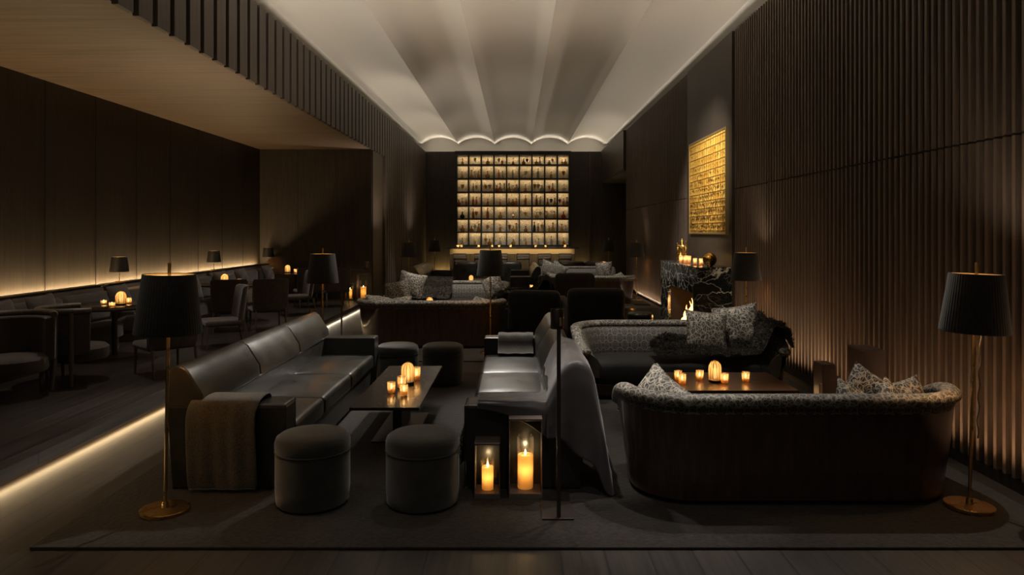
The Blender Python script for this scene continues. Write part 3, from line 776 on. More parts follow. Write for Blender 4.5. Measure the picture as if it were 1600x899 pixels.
# mauve throw over the near end of the second leather sofa
def sm(a, b2, x):
    t = max(0, min(1, (x-a)/(b2-a))); return t*t*(3-2*t)
sec = [(-.24, .408), (-.12, .412), (.0, .415), (.10, .418), (.165, .44), (.190, .50), (.195, .58), (.235, .66), (.280, .74), (.325, .79), (.372, .797), (.425, .785), (.447, .72), (.458, .60), (.466, .48), (.475, .37), (.485, .27), (.50, .19), (.515, .12), (.53, .06)]
ns = len(sec); rows = []
NT, NH = 20, 14
for i in range(NT+NH+1):
    row = []
    for j, (x, z) in enumerate(sec):
        s_ = j/(ns-1)
        yf = 4.80+.62*sm(.05, .45, s_)-.62*sm(.60, 1, s_)+.03*math.sin(9*s_)
        if i <= NT:
            t = i/NT; y = yf+(4.405-yf)*t
            zz = z
            if j <= 6:   # near arm is higher than the seat
                arm = sm(4.72, 4.63, y) if y < 4.72 else 0
                arm = 1-sm(4.64, 4.72, y)
                zz = z+(max(.556, z)-z)*arm
            xx = x
            fold = math.sin(17*s_+5*t)*.012+math.sin(31*s_-9*t)*.010+math.sin(23*t+19*s_)*.007
            zz += abs(fold)*(.9 if j < 11 else .2)
            if j >= 11: xx += .018+(.026*math.sin(13*y+4*s_)+.018*math.sin(37*y-5*s_)+.044)*sm(.55, .85, s_)
            tw = .10*(1-t)*sm(.1, .4, s_)*(1-sm(.4, .6, s_))
            row.append((xx, y, zz+.1*tw))
        else:
            t = (i-NT)/NH
            L = .04+.17*sm(.02, .25, s_)+.36*sm(.28, .55, s_)-.50*sm(.66, .98, s_)
            base = max(.556, z) if j <= 6 else z
            base += abs(math.sin(17*s_+5)*.010+math.sin(31*s_-9)*.006)*(.9 if j < 11 else .2)
            xx = x+(.018+(.026*math.sin(13*4.405+4*s_)+.018*math.sin(37*4.405-5*s_)+.044)*sm(.55, .85, s_) if j >= 11 else 0)
            f = ((1-abs(math.sin(15*s_+.6+.8*t)))**1.6*.075+.015*math.sin(41*s_))*min(1, t*1.4)*sm(.12, .35, s_)+.01*t
            zz = max(.024, base-L*t)
            row.append((xx+.05*t*sm(.5, .8, s_)-.06*t*(1-sm(.3, .5, s_))*0, 4.405-.022*min(1, t*4)-abs(f)-.03*sm(.4, .8, s_)*t, zz))
    rows.append(row)
sheet('satin_throw', 'mauve grey satin throw draped over the near end of the right leather sofa', list(reversed(rows)), M['satin'], 'throw', .006)
# floral throw hanging from the front corner
mfl, nt, bb_ = mat('floral_fabric')
vo = N(nt, 'ShaderNodeTexVoronoi', Scale=22.0); nz = N(nt, 'ShaderNodeTexNoise', Scale=26.0, Detail=3.0)
nt.links.new(coord(nt), vo.inputs['Vector']); nt.links.new(coord(nt), nz.inputs['Vector'])
c1 = ramp(nt, nz.outputs[0], [(.42, (.015, .03, .018)), (.5, (.10, .20, .09)), (.56, (.35, .42, .22)), (.60, (.02, .035, .03)), (.66, (.45, .16, .06)), (.72, (.05, .09, .05))])
nt.links.new(c1, bb_.inputs['Base Color']); bb_.inputs['Roughness'].default_value = .8
rows = []
for i in range(15):
    u = i/14; w = .016*math.sin(7*u)+.01*math.sin(15*u)
    rows.append([(-.22, 4.62+.20*u, .392), (-.30, 4.62+.20*u, .394+.004*math.sin(9*u)), (-.335, 4.615+.21*u, .37), (-.345-w, 4.61+.22*u, .28), (-.352-w*1.4, 4.60+.24*u, .18), (-.36-w*1.8, 4.60+.25*u, .09)])
sheet('floral_throw', 'green floral fabric hanging down the front of the sofa with the mauve throw', rows, mfl, 'throw', .02)
# furs
def fur(label, rows, seed, tufts=5000, ln=.035):
    rnd = random.Random(seed); b = NB(); R_ = loft(b, rows, closed=False, caps=False)
    n, m_ = len(rows), len(rows[0])
    for _ in range(tufts):
        i = rnd.random()*(n-1.001); j = rnd.random()*(m_-1.001); a, c = int(i), int(j); fi, fj = i-a, j-c
        p = [Vector(rows[a+x][c+y]) for x, y in ((0, 0), (1, 0), (0, 1), (1, 1))]
        q = p[0]*(1-fi)*(1-fj)+p[1]*fi*(1-fj)+p[2]*(1-fi)*fj+p[3]*fi*fj
        nn = (p[1]-p[0]).cross(p[2]-p[0]).normalized()
        if nn.z < 0 and abs(nn.z) > .1: nn = -nn
        d = (nn*.5+Vector((rnd.uniform(-1, 1), rnd.uniform(-1, .2), rnd.uniform(-.3, .5)))).normalized()*ln*rnd.uniform(.5, 1.2)
        s_ = d.cross(Vector((rnd.uniform(-1, 1), rnd.uniform(-1, 1), rnd.uniform(-1, 1)))).normalized()*.0035
        b.faces.new([b.verts.new(q-s_), b.verts.new(q+s_), b.verts.new(q+d*.6+s_*.6+nn*.004), b.verts.new(q+d)])
    o = obj('fur_throw', b, M['fur'], smooth=False)
    so = o.modifiers.new('thick', 'SOLIDIFY'); so.thickness = .0015
    return tag(o, label, 'throw', 'dark fur throws')
from mathutils import noise
def nz3(x, y, s_=1.0): return noise.noise(Vector((x*s_, y*s_, .3)))
rows = []
for i in range(41):
    u = i/40; x = 1.32+1.30*u; row = []
    for j in range(19):
        v = j/18
        lim = .28+.35*nz3(x, 0, 3)+.5*sm(.25, .55, u); y0 = 6.80+.04*nz3(x, 5, 4); y = y0+(.30+.26*min(1, max(.15, lim)))*v
        z = .385+.045*(.5+nz3(x, y, 5))+.03*(.5+nz3(x, y, 11))+.10*sm(.75, 1, v)*(u < .9)+.07*sm(.0, .15, u)*(1-sm(.15, .4, u))*sm(.3, .7, v)
        z += .27*sm(2.30, 2.46, x)
        z -= .16*sm(2.58, 2.62, x)
        row.append((x, y, z+.01))
    rows.append(row)
fur('dark brown fur throw spread over the seat and right arm of the curved damask sofa', rows, 3, 9000)
rows = []
for i in range(25):
    u = i/24; x = -2.05+.85*u; row = []
    for j, (y, z) in enumerate([(12.95, .40), (13.1, .43), (13.3, .44), (13.5, .46), (13.62, .55), (13.68, .66), (13.76, .72), (13.84, .70), (13.9, .60), (13.93, .5)]):
        row.append((x, y, z+.03*nz3(x, y, 6)+.01))
    rows.append(row)
fur('brown fur throw over the back and seat of the left middle damask sofa', rows, 4, 3500)

# ------------------------------------------------------------------ armchairs
def armchair(label, loc, rz, w=.78, d=.8, h=.76, m=None, ah=.56, r=.09, legs=.08, group='dark velvet armchairs'):
    t = thing('armchair', label, 'armchair', loc, rz, group); m = m or M['dkvelvet']
    b = NB(); rings = []
    for z, g in ((.0+legs, .05), (legs+.2, .02), (h-.12, 0), (h-.05, .006), (h-.012, .03), (h, .07)):
        rings.append([(x*(w/2-g), y, z) for x, y in ((-1, 0+g), (-.86, -.03+g), (-.5, -.055+g), (0, -.06+g), (.5, -.055+g), (.86, -.03+g), (1, 0+g), (1, .12-g*.3), (.8, .15-g*.3), (0, .16-g*.3), (-.8, .15-g*.3), (-1, .12-g*.3))])
    # round the top corners
    for q, (zz, g) in zip(rings, ((0, 0), (0, 0), (0, 0), (0, .02), (0, .05), (0, .10))):
        for i_, p in enumerate(q): q[i_] = (p[0]*(1-g), p[1], p[2])
    loft(b, rings); o = obj('backrest', b, m, t, angle=80)
    for s in (-1, 1):
        b = NB(); xa, xb = sorted((s*w/2, s*(w/2-.13))); rbox(b, xa, xb, .0, d, legs, ah, r*.6, 4, puff=.02); obj('arm', b, m, t)
    b = NB(); rbox(b, -w/2+.12, w/2-.12, .1, d-.02, legs+.18, .43, .05, 5, puff=.025); obj('seat_cushion', b, m, t)
    b = NB(); rbox(b, -w/2+.03, w/2-.03, .03, d-.04, legs, legs+.2, .02, 3); obj('base', b, m, t)
    for x in (-1, 1):
        for y in (.05, d-.08):
            b = NB(); lathe(b, [(.014, 0), (.022, legs+.01)], 12, (x*(w/2-.07), y, 0)); obj('leg', b, M['black'], t)
    return t
armchair('dark velvet armchair with its rounded back to the viewer, behind the fur throw sofa', (1.14, 10.25, .012), .05, .82, .85, .78)
armchair('dark velvet armchair left of the broad one, its back partly behind the reading lamp', (.26, 10.85, .012), -.2, .8, .85, .70)
armchair('rounded dark armchair further back, in front of the lit curved sofa', (1.14, 14.0, .012), 0, .78, .8, .78)
fa = armchair('dark armchair under a fur throw in the middle of the room, turned to the left', (.52, 12.3, .012), PI/2, .8, .85, .76)
rows = []
for i in range(25):
    u = i/24; y = 11.75+1.0*u; row = []
    for j, (x, z) in enumerate([(-.20, .42), (.0, .46), (.2, .50), (.32, .56), (.37, .68), (.44, .795), (.53, .80), (.61, .74), (.63, .6), (.645, .45), (.66, .3)]):
        row.append((x, y, max(z, .60 if (y < 12.03 or y > 12.6) and x < .35 else z)+.03*nz3(x, y, 6)+.012))
    rows.append(row)
fur('dark fur thrown over the armchair in the middle of the room', rows, 5, 3000, .05)
for x, l in ((-1.53, 'leather armchair at the bar, leftmost, left of the lamp shade'), (-.20, 'leather armchair at the bar, half behind the right edge of the lamp shade'),
             (1.02, 'leather armchair at the bar, behind the far leather sofa'), (1.72, 'leather armchair at the bar, second from the right'), (2.42, 'leather armchair at the bar, rightmost')):
    armchair(l, (x, 21.75, 0), 0, .72, .75, .70, M['leather'], .58, .05, .08, 'leather armchairs in front of the bar')
# leather ottoman beside the left curved sofa with a folded throw
t = thing('ottoman', 'dark square leather ottoman at the right end of the left curved sofa', 'ottoman', (-.13, 11.3, .012))
b = NB(); rbox(b, -.16, .16, -.3, .3, .05, .42, .03, 4, puff=.01); obj('body', b, M['leather'], t)
b = NB(); rbox(b, -.15, .15, -.28, .28, 0, .055, .01, 2); obj('plinth', b, M['black'], t)
rows = [[(-.31+.34*u/8, 11.05+.05*j, .447+.004*math.sin(u+j)) for j in range(9)] for u in range(9)]
b = NB(); rbox(b, -.28, .02, 11.05, 11.5, .446, .475, .012, 4); tag(obj('folded_throw', b, M['satin']), 'folded mauve throw lying on the leather ottoman', 'throw')
t = thing('side_table', 'small round dark side table with a candle in the middle of the room', 'side table', (.30, 13.9, .012))
b = NB(); lathe(b, [(.16, .46), (.165, .465), (.165, .478), (.16, .482)], 32); obj('tabletop', b, M['bronze'], t)
b = NB(); lathe(b, [(.12, 0), (.12, .01), (.015, .014), (.015, .46)], 24); obj('pedestal', b, M['bronze'], t)
votive('candle on the small round side table in the middle of the room', (.29, 13.85, .4945))

# ------------------------------------------------------------------ fireplace
t = thing('fireplace', 'dark green marble fireplace with white veins and a burning fire', 'fireplace', (2.79, 11.45, 0))
def wb(b, x0, x1, y0, y1, z0, z1): box(b, x0-2.79, x1-2.79, y0-11.45, y1-11.45, z0, z1)
for y0, y1 in ((10.16, 10.44), (12.16, 12.75)):
    b = NB(); wb(b, 2.55, 3.03, y0, y1, 0, 1.062); obj('jamb', b, M['marble'], t, False, .003)
b = NB(); wb(b, 2.55, 3.03, 10.441, 12.159, .715, 1.062); obj('lintel', b, M['marble'], t, False, .003)
b = NB(); wb(b, 2.54, 3.03, 10.15, 12.76, 1.063, 1.096); obj('mantel_shelf', b, M['marble'], t, False, .003)
b = NB(); wb(b, 2.99, 3.02, 10.441, 12.159, .03, .714); wb(b, 2.6, 3.0, 10.442, 10.46, .03, .714); wb(b, 2.6, 3.0, 12.14, 12.158, .03, .714); wb(b, 2.6, 3.0, 10.45, 12.15, .69, .713)
obj('firebox', b, M['soot'], t, False)
b = NB(); wb(b, 2.56, 3.0, 10.442, 12.158, .0, .035); obj('hearth', b, M['soot'], t, False)
rnd = random.Random(5)
for i in range(5):
    y = 11.15+.17*i; b = NB(); a = rnd.uniform(-.5, .5); c = Vector((2.77-2.79, y-11.45, .085+.06*(i % 2)))
    dv = Vector((math.sin(a)*.25, math.cos(a)*.2, .02)); tube(b, [c-dv, c-dv*.3+Vector((0, 0, .01)), c+dv*.4, c+dv], [.035, .042, .04, .03], 9); obj('log', b, M['log'], t)
def flame_tongue(b, x, y, z, h, w, ph):
    pts = []; rr = []
    for i in range(11):
        u = i/10; pts.append((x+.03*math.sin(5*u+ph), y+.05*math.sin(4.3*u+ph*2)*u, z+h*u)); rr.append(max(.001, w*math.sin(PI*min(1, u*.8+.15))*(1-u)**.6))
    tube(b, pts, rr, 9)
for i in range(9):
    y = 11.2+.075*i; h = [.16, .22, .34, .42, .36, .30, .22, .15, .12][i]
    b = NB(); flame_tongue(b, 2.76-2.79+.03*math.sin(i*2), y-11.45, .13, h, .045, i*1.3); f = obj('flame', b, M['fire'], t)
    b = NB(); flame_tongue(b, 2.75-2.79+.03*math.sin(i*2), y-11.45, .13, h*.5, .02, i*1.3); obj('flame_core', b, M['firecore'], f)
point('fire_glow', (2.72, 11.4, .35), 14, (1, .42, .12), .08)
# mantel objects
for px, k, h, l in ((1064, .01022, .12, 'glass candle on the mantel in front of the gold figurine'), (1070.6, .01018, .12, 'second small glass candle on the mantel, right of the figurine foot'), (1076.8, .01014, .12, 'third small glass candle on the mantel'),
               (1086, .0097, .10, 'frosted tumbler candle on the mantel, left of the pair by the gold sphere'), (1095.3, .0096, .10, 'frosted tumbler candle on the mantel right beside the gold sphere')):
    votive(l, ((px-VX)*k, FPX*k, 1.0965), .032, h)
b = NB(); bmesh.ops.create_uvsphere(b, u_segments=48, v_segments=24, radius=.1)
msp = plain('gold_sphere', (.80, .42, .10), .12, 1)
o = obj('gold_sphere', b, msp, loc=(2.81, 10.5, 1.192), angle=180)
b = NB(); tube(b, [(.035*math.cos(a), .035*math.sin(a), -.092) for a in [2*PI*i/24 for i in range(25)]], .004, 8); obj('foot_ring', b, M['gold'], o)
tag(o, 'shiny gold sphere on the marble mantel', 'ornament')
def skin(name, verts, edges, radii, m, parent=None, loc=(0, 0, 0), sub=2):
    me = bpy.data.meshes.new(name); me.from_pydata(verts, edges, []); o = bpy.data.objects.new(name, me); COL.objects.link(o)
    me.materials.append(m); s = o.modifiers.new('skin', 'SKIN'); s.use_smooth_shade = True
    if not me.skin_vertices: pass
    for i, r in enumerate(radii): me.skin_vertices[0].data[i].radius = (r, r)
    me.skin_vertices[0].data[0].use_root = True
    q = o.modifiers.new('sub', 'SUBSURF'); q.levels = sub; q.render_levels = sub
    o.location = loc
    if parent: o.parent = parent
    return o
t = thing('gold_figurine', 'gold figurine with raised arms on the marble mantel', 'figurine', (2.81, 12.25, 1.0965), -.6)
V_ = [(0, 0, .17), (0, 0, .21), (0, .003, .25), (0, 0, .275), (0, 0, .30), (0, -.003, .325),
      (.03, 0, .15), (.045, -.01, .09), (.035, .01, .03), (.05, -.015, .025),
      (-.03, 0, .15), (-.025, .0, .09), (-.03, 0, .03), (-.02, -.025, .025),
      (.045, 0, .262), (.085, -.01, .285), (.075, -.02, .345), (-.045, 0, .262), (-.085, .0, .25), (-.07, -.03, .31)]
E_ = [(0, 1), (1, 2), (2, 3), (3, 4), (4, 5), (0, 6), (6, 7), (7, 8), (8, 9), (0, 10), (10, 11), (11, 12), (12, 13), (2, 14), (14, 15), (15, 16), (2, 17), (17, 18), (18, 19)]
R_ = [.040, .036, .044, .018, .030, .024, .030, .022, .014, .012, .030, .022, .014, .012, .022, .017, .013, .022, .017, .013]
try:
    so = skin('body', V_, E_, R_, M['gold'], t)
except Exception as ex:
    print('skin failed', ex)
b = NB(); lathe(b, [(.07, 0), (.075, .006), (.06, .016), (.05, .03)], 24); obj('base', b, M['gold'], t)
b = NB(); lathe(b, [(.075, .03), (.07, .06), (.055, .12), (.038, .18), (.04, .19)], 40, caps=False, mod=lambda a, z: 1+.14*math.sin(7*a+20*z)); g = obj('robe', b, M['gold'], t)
for s_ in (-1, 1):
    b = NB(); tube(b, [(s_*.05, .01, .27), (s_*.075, .0, .22), (s_*.07, -.015, .15), (s_*.085, 0, .08), (s_*.07, .01, .02)], [.012, .020, .017, .022, .010], 9); obj('drape', b, M['gold'], t)
b = NB(); lathe(b, [(.024, .318), (.030, .33), (.028, .345), (.012, .36), (.004, .38)], 16); obj('crown', b, M['gold'], t)

# ------------------------------------------------------------------ gold painting
mp_, nt, b_ = mat('gold_leaf_painting')
v = coord(nt, 'Object')
sep = N(nt, 'ShaderNodeSeparateXYZ'); nt.links.new(v, sep.inputs[0])
cmb = N(nt, 'ShaderNodeCombineXYZ'); nt.links.new(sep.outputs[1], cmb.inputs[0]); nt.links.new(sep.outputs[2], cmb.inputs[1])
n0 = N(nt, 'ShaderNodeTexNoise', Scale=7.0, Detail=3.0); nt.links.new(cmb.outputs[0], n0.inputs['Vector'])
br = N(nt, 'ShaderNodeTexBrick'); br.offset = 0; br.inputs['Scale'].default_value = 1; br.inputs['Brick Width'].default_value = .13; br.inputs['Row Height'].default_value = .118
br.inputs['Mortar Size'].default_value = .012; br.inputs['Mortar Smooth'].default_value = .6
br.inputs['Color1'].default_value = (.78, .40, .05, 1); br.inputs['Color2'].default_value = (1.0, .62, .12, 1); br.inputs['Mortar'].default_value = (.20, .10, .015, 1)
md = N(nt, 'ShaderNodeMix', data_type='RGBA', blend_type='ADD'); md.inputs[0].default_value = .02
nt.links.new(cmb.outputs[0], md.inputs[6]); nt.links.new(n0.outputs[1], md.inputs[7]); nt.links.new(md.outputs[2], br.inputs['Vector'])
# brush strokes: rows of dark marks, denser towards the lower rows
mpp = N(nt, 'ShaderNodeMapping'); mpp.inputs['Scale'].default_value = (20, 13, 1); nt.links.new(cmb.outputs[0], mpp.inputs[0])
n1 = N(nt, 'ShaderNodeTexNoise', Scale=1.3, Detail=3.0, Distortion=1.5); nt.links.new(mpp.outputs[0], n1.inputs['Vector'])
mr = N(nt, 'ShaderNodeMapRange'); mr.inputs['From Min'].default_value = -.75; mr.inputs['From Max'].default_value = .6; mr.inputs['To Min'].default_value = .13; mr.inputs['To Max'].default_value = -.06
nt.links.new(sep.outputs[2], mr.inputs[0])
ad = N(nt, 'ShaderNodeMath', operation='ADD'); nt.links.new(n1.outputs[0], ad.inputs[0]); nt.links.new(mr.outputs[0], ad.inputs[1])
wv = N(nt, 'ShaderNodeTexWave', wave_type='BANDS', bands_direction='Y'); wv.inputs['Scale'].default_value = 1.33*2; wv.inputs['Distortion'].default_value = .6
nt.links.new(cmb.outputs[0], wv.inputs['Vector'])
mu = N(nt, 'ShaderNodeMath', operation='MULTIPLY'); mu.inputs[1].default_value = .12; nt.links.new(wv.outputs[1], mu.inputs[0])
ad2 = N(nt, 'ShaderNodeMath', operation='ADD'); nt.links.new(ad.outputs[0], ad2.inputs[0]); nt.links.new(mu.outputs[0], ad2.inputs[1])
dk = ramp(nt, ad2.outputs[0], [(.60, (1, 1, 1)), (.70, (.09, .05, .02))])
mx = N(nt, 'ShaderNodeMix', data_type='RGBA', blend_type='MULTIPLY'); mx.inputs[0].default_value = 1
nt.links.new(br.outputs[0], mx.inputs[6]); nt.links.new(dk, mx.inputs[7]); nt.links.new(mx.outputs[2], b_.inputs['Base Color'])
b_.inputs['Metallic'].default_value = .4; b_.inputs['Roughness'].default_value = .5; bump(nt, b_, br.outputs[1], .5, .01)
t = thing('painting', 'large gold leaf painting with rows of dark brush marks above the fireplace', 'painting', (3.03, 11.4, 2.33))
b = NB(); box(b, -.035, -.004, -1.07, 1.07, -.74, .74); obj('canvas', b, mp_, t, False)
b = NB()
for y0, y1, z0, z1 in ((-1.1, -1.07, -.77, .77), (1.07, 1.1, -.77, .77), (-1.07, 1.07, -.77, -.74), (-1.07, 1.07, .74, .77)): box(b, -.048, -.001, y0, y1, z0, z1)
obj('frame', b, plain('gilt_frame', (.62, .48, .22), .35, .9), t, False, .002)

# ------------------------------------------------------------------ bar, shelving, bottles
M['barfront'] = wood('bar_front_oak', (.075, .052, .026), (.17, .12, .06), 'z', .45)
t = thing('bar_counter', 'long bar counter with a lit slatted wooden front and black top', 'bar counter', (-.12, 23.8, 0))
b = NB(); box(b, -2.17, 2.18, -.22, .42, 1.04, 1.075); obj('worktop', b, M['iron'], t, False, .004)
b = NB(); box(b, -2.06, 2.04, .0, .35, 0, 1.04); obj('carcass', b, M['barfront'], t, False)
b = NB(); x = -2.05
while x < 2.0: box(b, x, x+.05, -.03, 0, .06, .84); x += .082
obj('slatted_front', b, M['barfront'], t, False)
b = NB(); box(b, -2.06, 2.04, -.035, -.001, .86, 1.03); obj('lit_panel', b, plain('bar_panel', (.36, .27, .15), .5), t, False)
area('bar_light', (-.12, 23.65, 1.03), 3.9, .02, 6.0, (1, .72, .36), (0, .35, -1))
for px, w_ in zip((715.4, 721.2, 748, 769, 780, 797.5, 837, 852.4, 882.8), ('leftmost', 'second from left', 'third from left', 'fourth from left', 'middle', 'fourth from right', 'third from right', 'second from right', 'rightmost')):
    k = 23.75/FPX
    votive(w_+' small candle on the bar counter', ((px-VX)*k, 23.75, 1.076), .04, .08, .3, 'candles along the bar counter')
XS0, XS1 = -2.083, 1.862; PW = (XS1-XS0)/9
ZS = [1.137, 1.60, 2.058, 2.51, 2.98, 3.447, 3.92, 4.23]
t = thing('bottle_shelving', 'tall black shelving of lit square niches behind the bar', 'shelving', (-.11, 25.1, 0))
ox = -.11
b = NB()
for z in ZS[:-1]: box(b, XS0-ox, XS1-ox, -.18, .17, z-.052, z)
obj('shelf', b, M['iron'], t, False)
b = NB()
for i in range(10):
    x = XS0-ox+PW*i; w = .05 if i in (0, 9) else .022
    box(b, x-(w if i == 9 else .0 if i == 0 else w), x+(w if i == 0 else .0 if i == 9 else w), -.185, .17, .2, 4.27)
obj('divider', b, M['iron'], t, False)
b = NB(); box(b, XS0-ox-.03, XS1-ox+.03, -.2, .17, 4.235, 4.375); box(b, XS0-ox, XS1-ox, -.15, .17, 0, .6); box(b, XS0-ox, XS1-ox, -.19, -.12, .93, .98); obj('top_beam', b, M['iron'], t, False)
mb, nt, b_ = mat('etched_gold_glass')
vv = coord(nt, 'Object', (1, 1, 1)); nn = N(nt, 'ShaderNodeTexNoise', Scale=9.0, Detail=5.0, Distortion=2.0); nt.links.new(vv, nn.inputs['Vector'])
cc = ramp(nt, nn.outputs[0], [(.36, (.25, .22, .15)), (.46, (.66, .55, .38)), (.54, (.36, .32, .22)), (.64, (.74, .64, .47))])
nt.links.new(cc, b_.inputs['Base Color']); b_.inputs['Roughness'].default_value = .6
b = NB(); box(b, XS0-ox, XS1-ox, .155, .17, 1.1, 4.24); obj('back_panel', b, mb, t, False)
for i, z in enumerate(ZS[1:]):
    area('shelf_light', (-.11, 25.13, z-.056), 3.86, .02, 5.6, (1, .74, .44), (0, .55, -1))
    
area('shelf_light', (-.11, 25.10, 1.08), 3.86, .02, 4.0, (1, .72, .40), (0, .3, -1))
ordn = ['first', 'second', 'third', 'fourth', 'fifth', 'sixth', 'seventh', 'eighth', 'ninth']
cols = {'amber': (.50, .19, .025), 'clear': (.50, .46, .34), 'red': (.62, .05, .03), 'dark green': (.05, .07, .03), 'gold': (.55, .32, .05), 'pink': (.70, .28, .18), 'black': (.02, .015, .012)}
def liq(name, c):
    m, nt, b = mat(name); b.inputs['Base Color'].default_value = (*c, 1); b.inputs['Roughness'].default_value = .12
    b.inputs['Transmission Weight'].default_value = .0; b.inputs['Coat Weight'].default_value = .6; 
    tl = N(nt, 'ShaderNodeBsdfTranslucent'); tl.inputs[0].default_value = (*c, 1); mn = N(nt, 'ShaderNodeMixShader'); mn.inputs[0].default_value = .45
    o_ = nt.nodes['Material Output']; nt.links.new(b.outputs[0], mn.inputs[1]); nt.links.new(tl.outputs[0], mn.inputs[2]); nt.links.new(mn.outputs[0], o_.inputs[0]); return m
LM = {k: liq('liquor_'+k.replace(' ', '_'), c) for k, c in cols.items()}
profs = {
 'tall bottle': [(.030, 0), (.034, .004), (.034, .15), (.028, .175), (.012, .20), (.011, .25)],
 'round decanter': [(.03, 0), (.058, .015), (.068, .05), (.055, .09), (.02, .115), (.015, .155), (.02, .16)],
 'square flask': [(.045, 0), (.05, .005), (.05, .10), (.04, .115), (.013, .125), (.012, .17)],
 'conical decanter': [(.06, 0), (.065, .006), (.035, .09), (.013, .14), (.012, .21), (.017, .215)],
 'stemmed glass': [(.035, 0), (.03, .004), (.004, .01), (.004, .08), (.02, .095), (.042, .15), (.045, .20)],
}
rnd = random.Random(21); cache = {}
for r in range(7):
    z = ZS[6-r]
    for c in range(9):
        xc = XS0+PW*(c+.5); n = rnd.choice([1, 1, 2, 2, 3]) if r else rnd.choice([1, 2])
        used = []
        for i in range(n):
            ty = rnd.choice(list(profs)); co = rnd.choices(list(cols), [6, 8, 1.2, .7, 7, 1.5, .4])[0]
            if r == 0 and ty in ('tall bottle',): ty = 'round decanter'
            if (ty, co) in used: co = 'clear' if (ty, 'clear') not in used else 'gold'
            if (ty, co) in used: continue
            used.append((ty, co))
            x = xc+(i-(n-1)/2)*.125+rnd.uniform(-.012, .012); y = 25.02+rnd.uniform(-.04, .03); s = rnd.uniform(.85, 1.15)*(.95 if r == 0 else 1.12)
            nm = ty.replace(' ', '_')
            side = '' if n == 1 else (' left', ' centre', ' right')[i if n == 3 else (0 if i == 0 else 2)]
            lab = f'{co} {ty}{" on the"+side if side else " alone"} in niche column {ordn[c]}, row {ordn[r]} from top'
            if ty not in cache:
                b = NB(); lathe(b, profs[ty], 20 if ty != 'square flask' else 4); me = obj(nm, b, LM[co], angle=50)
                p = profs[ty]; H = p[-1][1]; b = NB()
                if ty == 'stemmed glass':
                    tube(b, [(0, 0, .16), (.02, 0, .25), (.05, .005, .30)], .003, 5); tube(b, [(0, 0, .16), (-.02, .01, .24), (-.055, 0, .28)], .003, 5); pn = 'garnish'
                elif ty == 'conical decanter' or ty == 'round decanter':
                    bmesh.ops.create_uvsphere(b, u_segments=12, v_segments=8, radius=.02, matrix=Matrix.Translation((0, 0, H+.015))); pn = 'stopper'
                else:
                    lathe(b, [(.013, H), (.013, H+.03), (.009, H+.033)], 12); pn = 'stopper'
                st = obj(pn, b, M['gold'] if pn == 'stopper' else M['rug'], me); me.location = (x, y, z+.001); o = me; cache[ty] = me
            else:
                src = cache[ty]; o = src.copy(); COL.objects.link(o)
                for ch in src.children:
                    d_ = ch.copy(); COL.objects.link(d_); d_.parent = o
                o.location = (x, y, z+.001)
            o.material_slots[0].link = 'OBJECT'; o.material_slots[0].material = LM[co]
            o.scale = (s, s, s); o.rotation_euler = (0, 0, PI/4 if ty == 'square flask' else rnd.uniform(0, 6))
            tag(o, lab, 'glass' if ty == 'stemmed glass' else 'bottle', 'bottles and glasses in the lit niches')
# bar stools
M['stoolback'] = plain('grey_stool_leather', (.22, .20, .18), .35)
def bar_stool(label, x):
    t = thing('bar_stool', label, 'bar stool', (x, 22.95, 0), 0, 'bar stools along the counter')
    b = NB(); rbox(b, -.21, .21, -.02, .38, .70, .76, .025, 4, puff=.01); obj('seat', b, M['leather'], t)
    b = NB(); tube(b, [(-.2, .0, .74), (-.205, -.03, .9), (.205, -.03, .9), (.2, 0, .74)], .009, 8); obj('back_frame', b, M['bronze'], t)
    b = NB(); rbox(b, -.19, .19, -.045, -.01, .80, .86, .012, 3); obj('backrest', b, M['stoolback'], t)
    for sx in (-1, 1):
        for y in (.0, .36):
            b = NB(); tube(b, [(sx*.19, y, .70), (sx*.21, y+(.01 if y else -.02), 0)], .011, 8); obj('leg', b, M['bronze'], t)
    b = NB(); tube(b, [(-.2, .37, .25), (.2, .37, .25)], .008, 8); obj('footrest', b, M['bronze'], t)
for px, l in ((718.5, 'leftmost bar stool at the counter'), (751, 'second bar stool from the left, beside the big lamp shade'), (783, 'third bar stool from the left, behind the lamp shade'),
              (817.5, 'fourth bar stool from the left, just right of the lamp shade'), (851, 'fifth bar stool, second from the right end'), (883, 'rightmost bar stool at the counter')):
    bar_stool(l, (px-VX)*22.95/FPX)

# ------------------------------------------------------------------ alcove: banquettes, tables, chairs, lamps
PZ = .13
for y0, y1, l in ((6.45, 9.5, 'brown upholstered banquette nearest the viewer along the alcove wall'), (9.58, 12.65, 'middle brown banquette between the two wall lamps'), (12.73, 15.9, 'furthest brown banquette in the alcove corner')):
    t = thing('banquette', l, 'banquette', (-5.2, (y0+y1)/2, PZ), 0, 'banquettes along the alcove wall'); h = (y1-y0)/2
    b = NB(); rbox(b, -.34, -.19, -h, h, .0, .76, .06, 5); obj('backrest', b, M['brown'], t)
    b = NB(); rings = []
    for z, g in ((.0, .04), (.14, .04), (.16, 0), (.29, 0), (.325, .03), (.335, .08)):
        q = []
        for i in range(25):
            u = i/24; yy = -h+g+(2*h-2*g)*u; e = abs(2*u-1); q.append((.28-g-.42*e**8, yy, z))
        q += [(-.24, h-g, z), (-.24, -h+g, z)]; rings.append(q)
    loft(b, rings); obj('seat', b, M['brown'], t, angle=50)
    for i in range(3):
        b = NB(); ya = -h+.06+i*(2*h-.12)/3; rbox(b, -.21, -.08, ya+.01, ya+(2*h-.12)/3-.01, .33, .70, .05, 5, puffx=.03); obj('back_cushion', b, M['brown'], t)
    b = NB(); box(b, -.35, -.20, -h+.01, h-.01, .762, .775); obj('ledge', b, M['iron'], t, False)
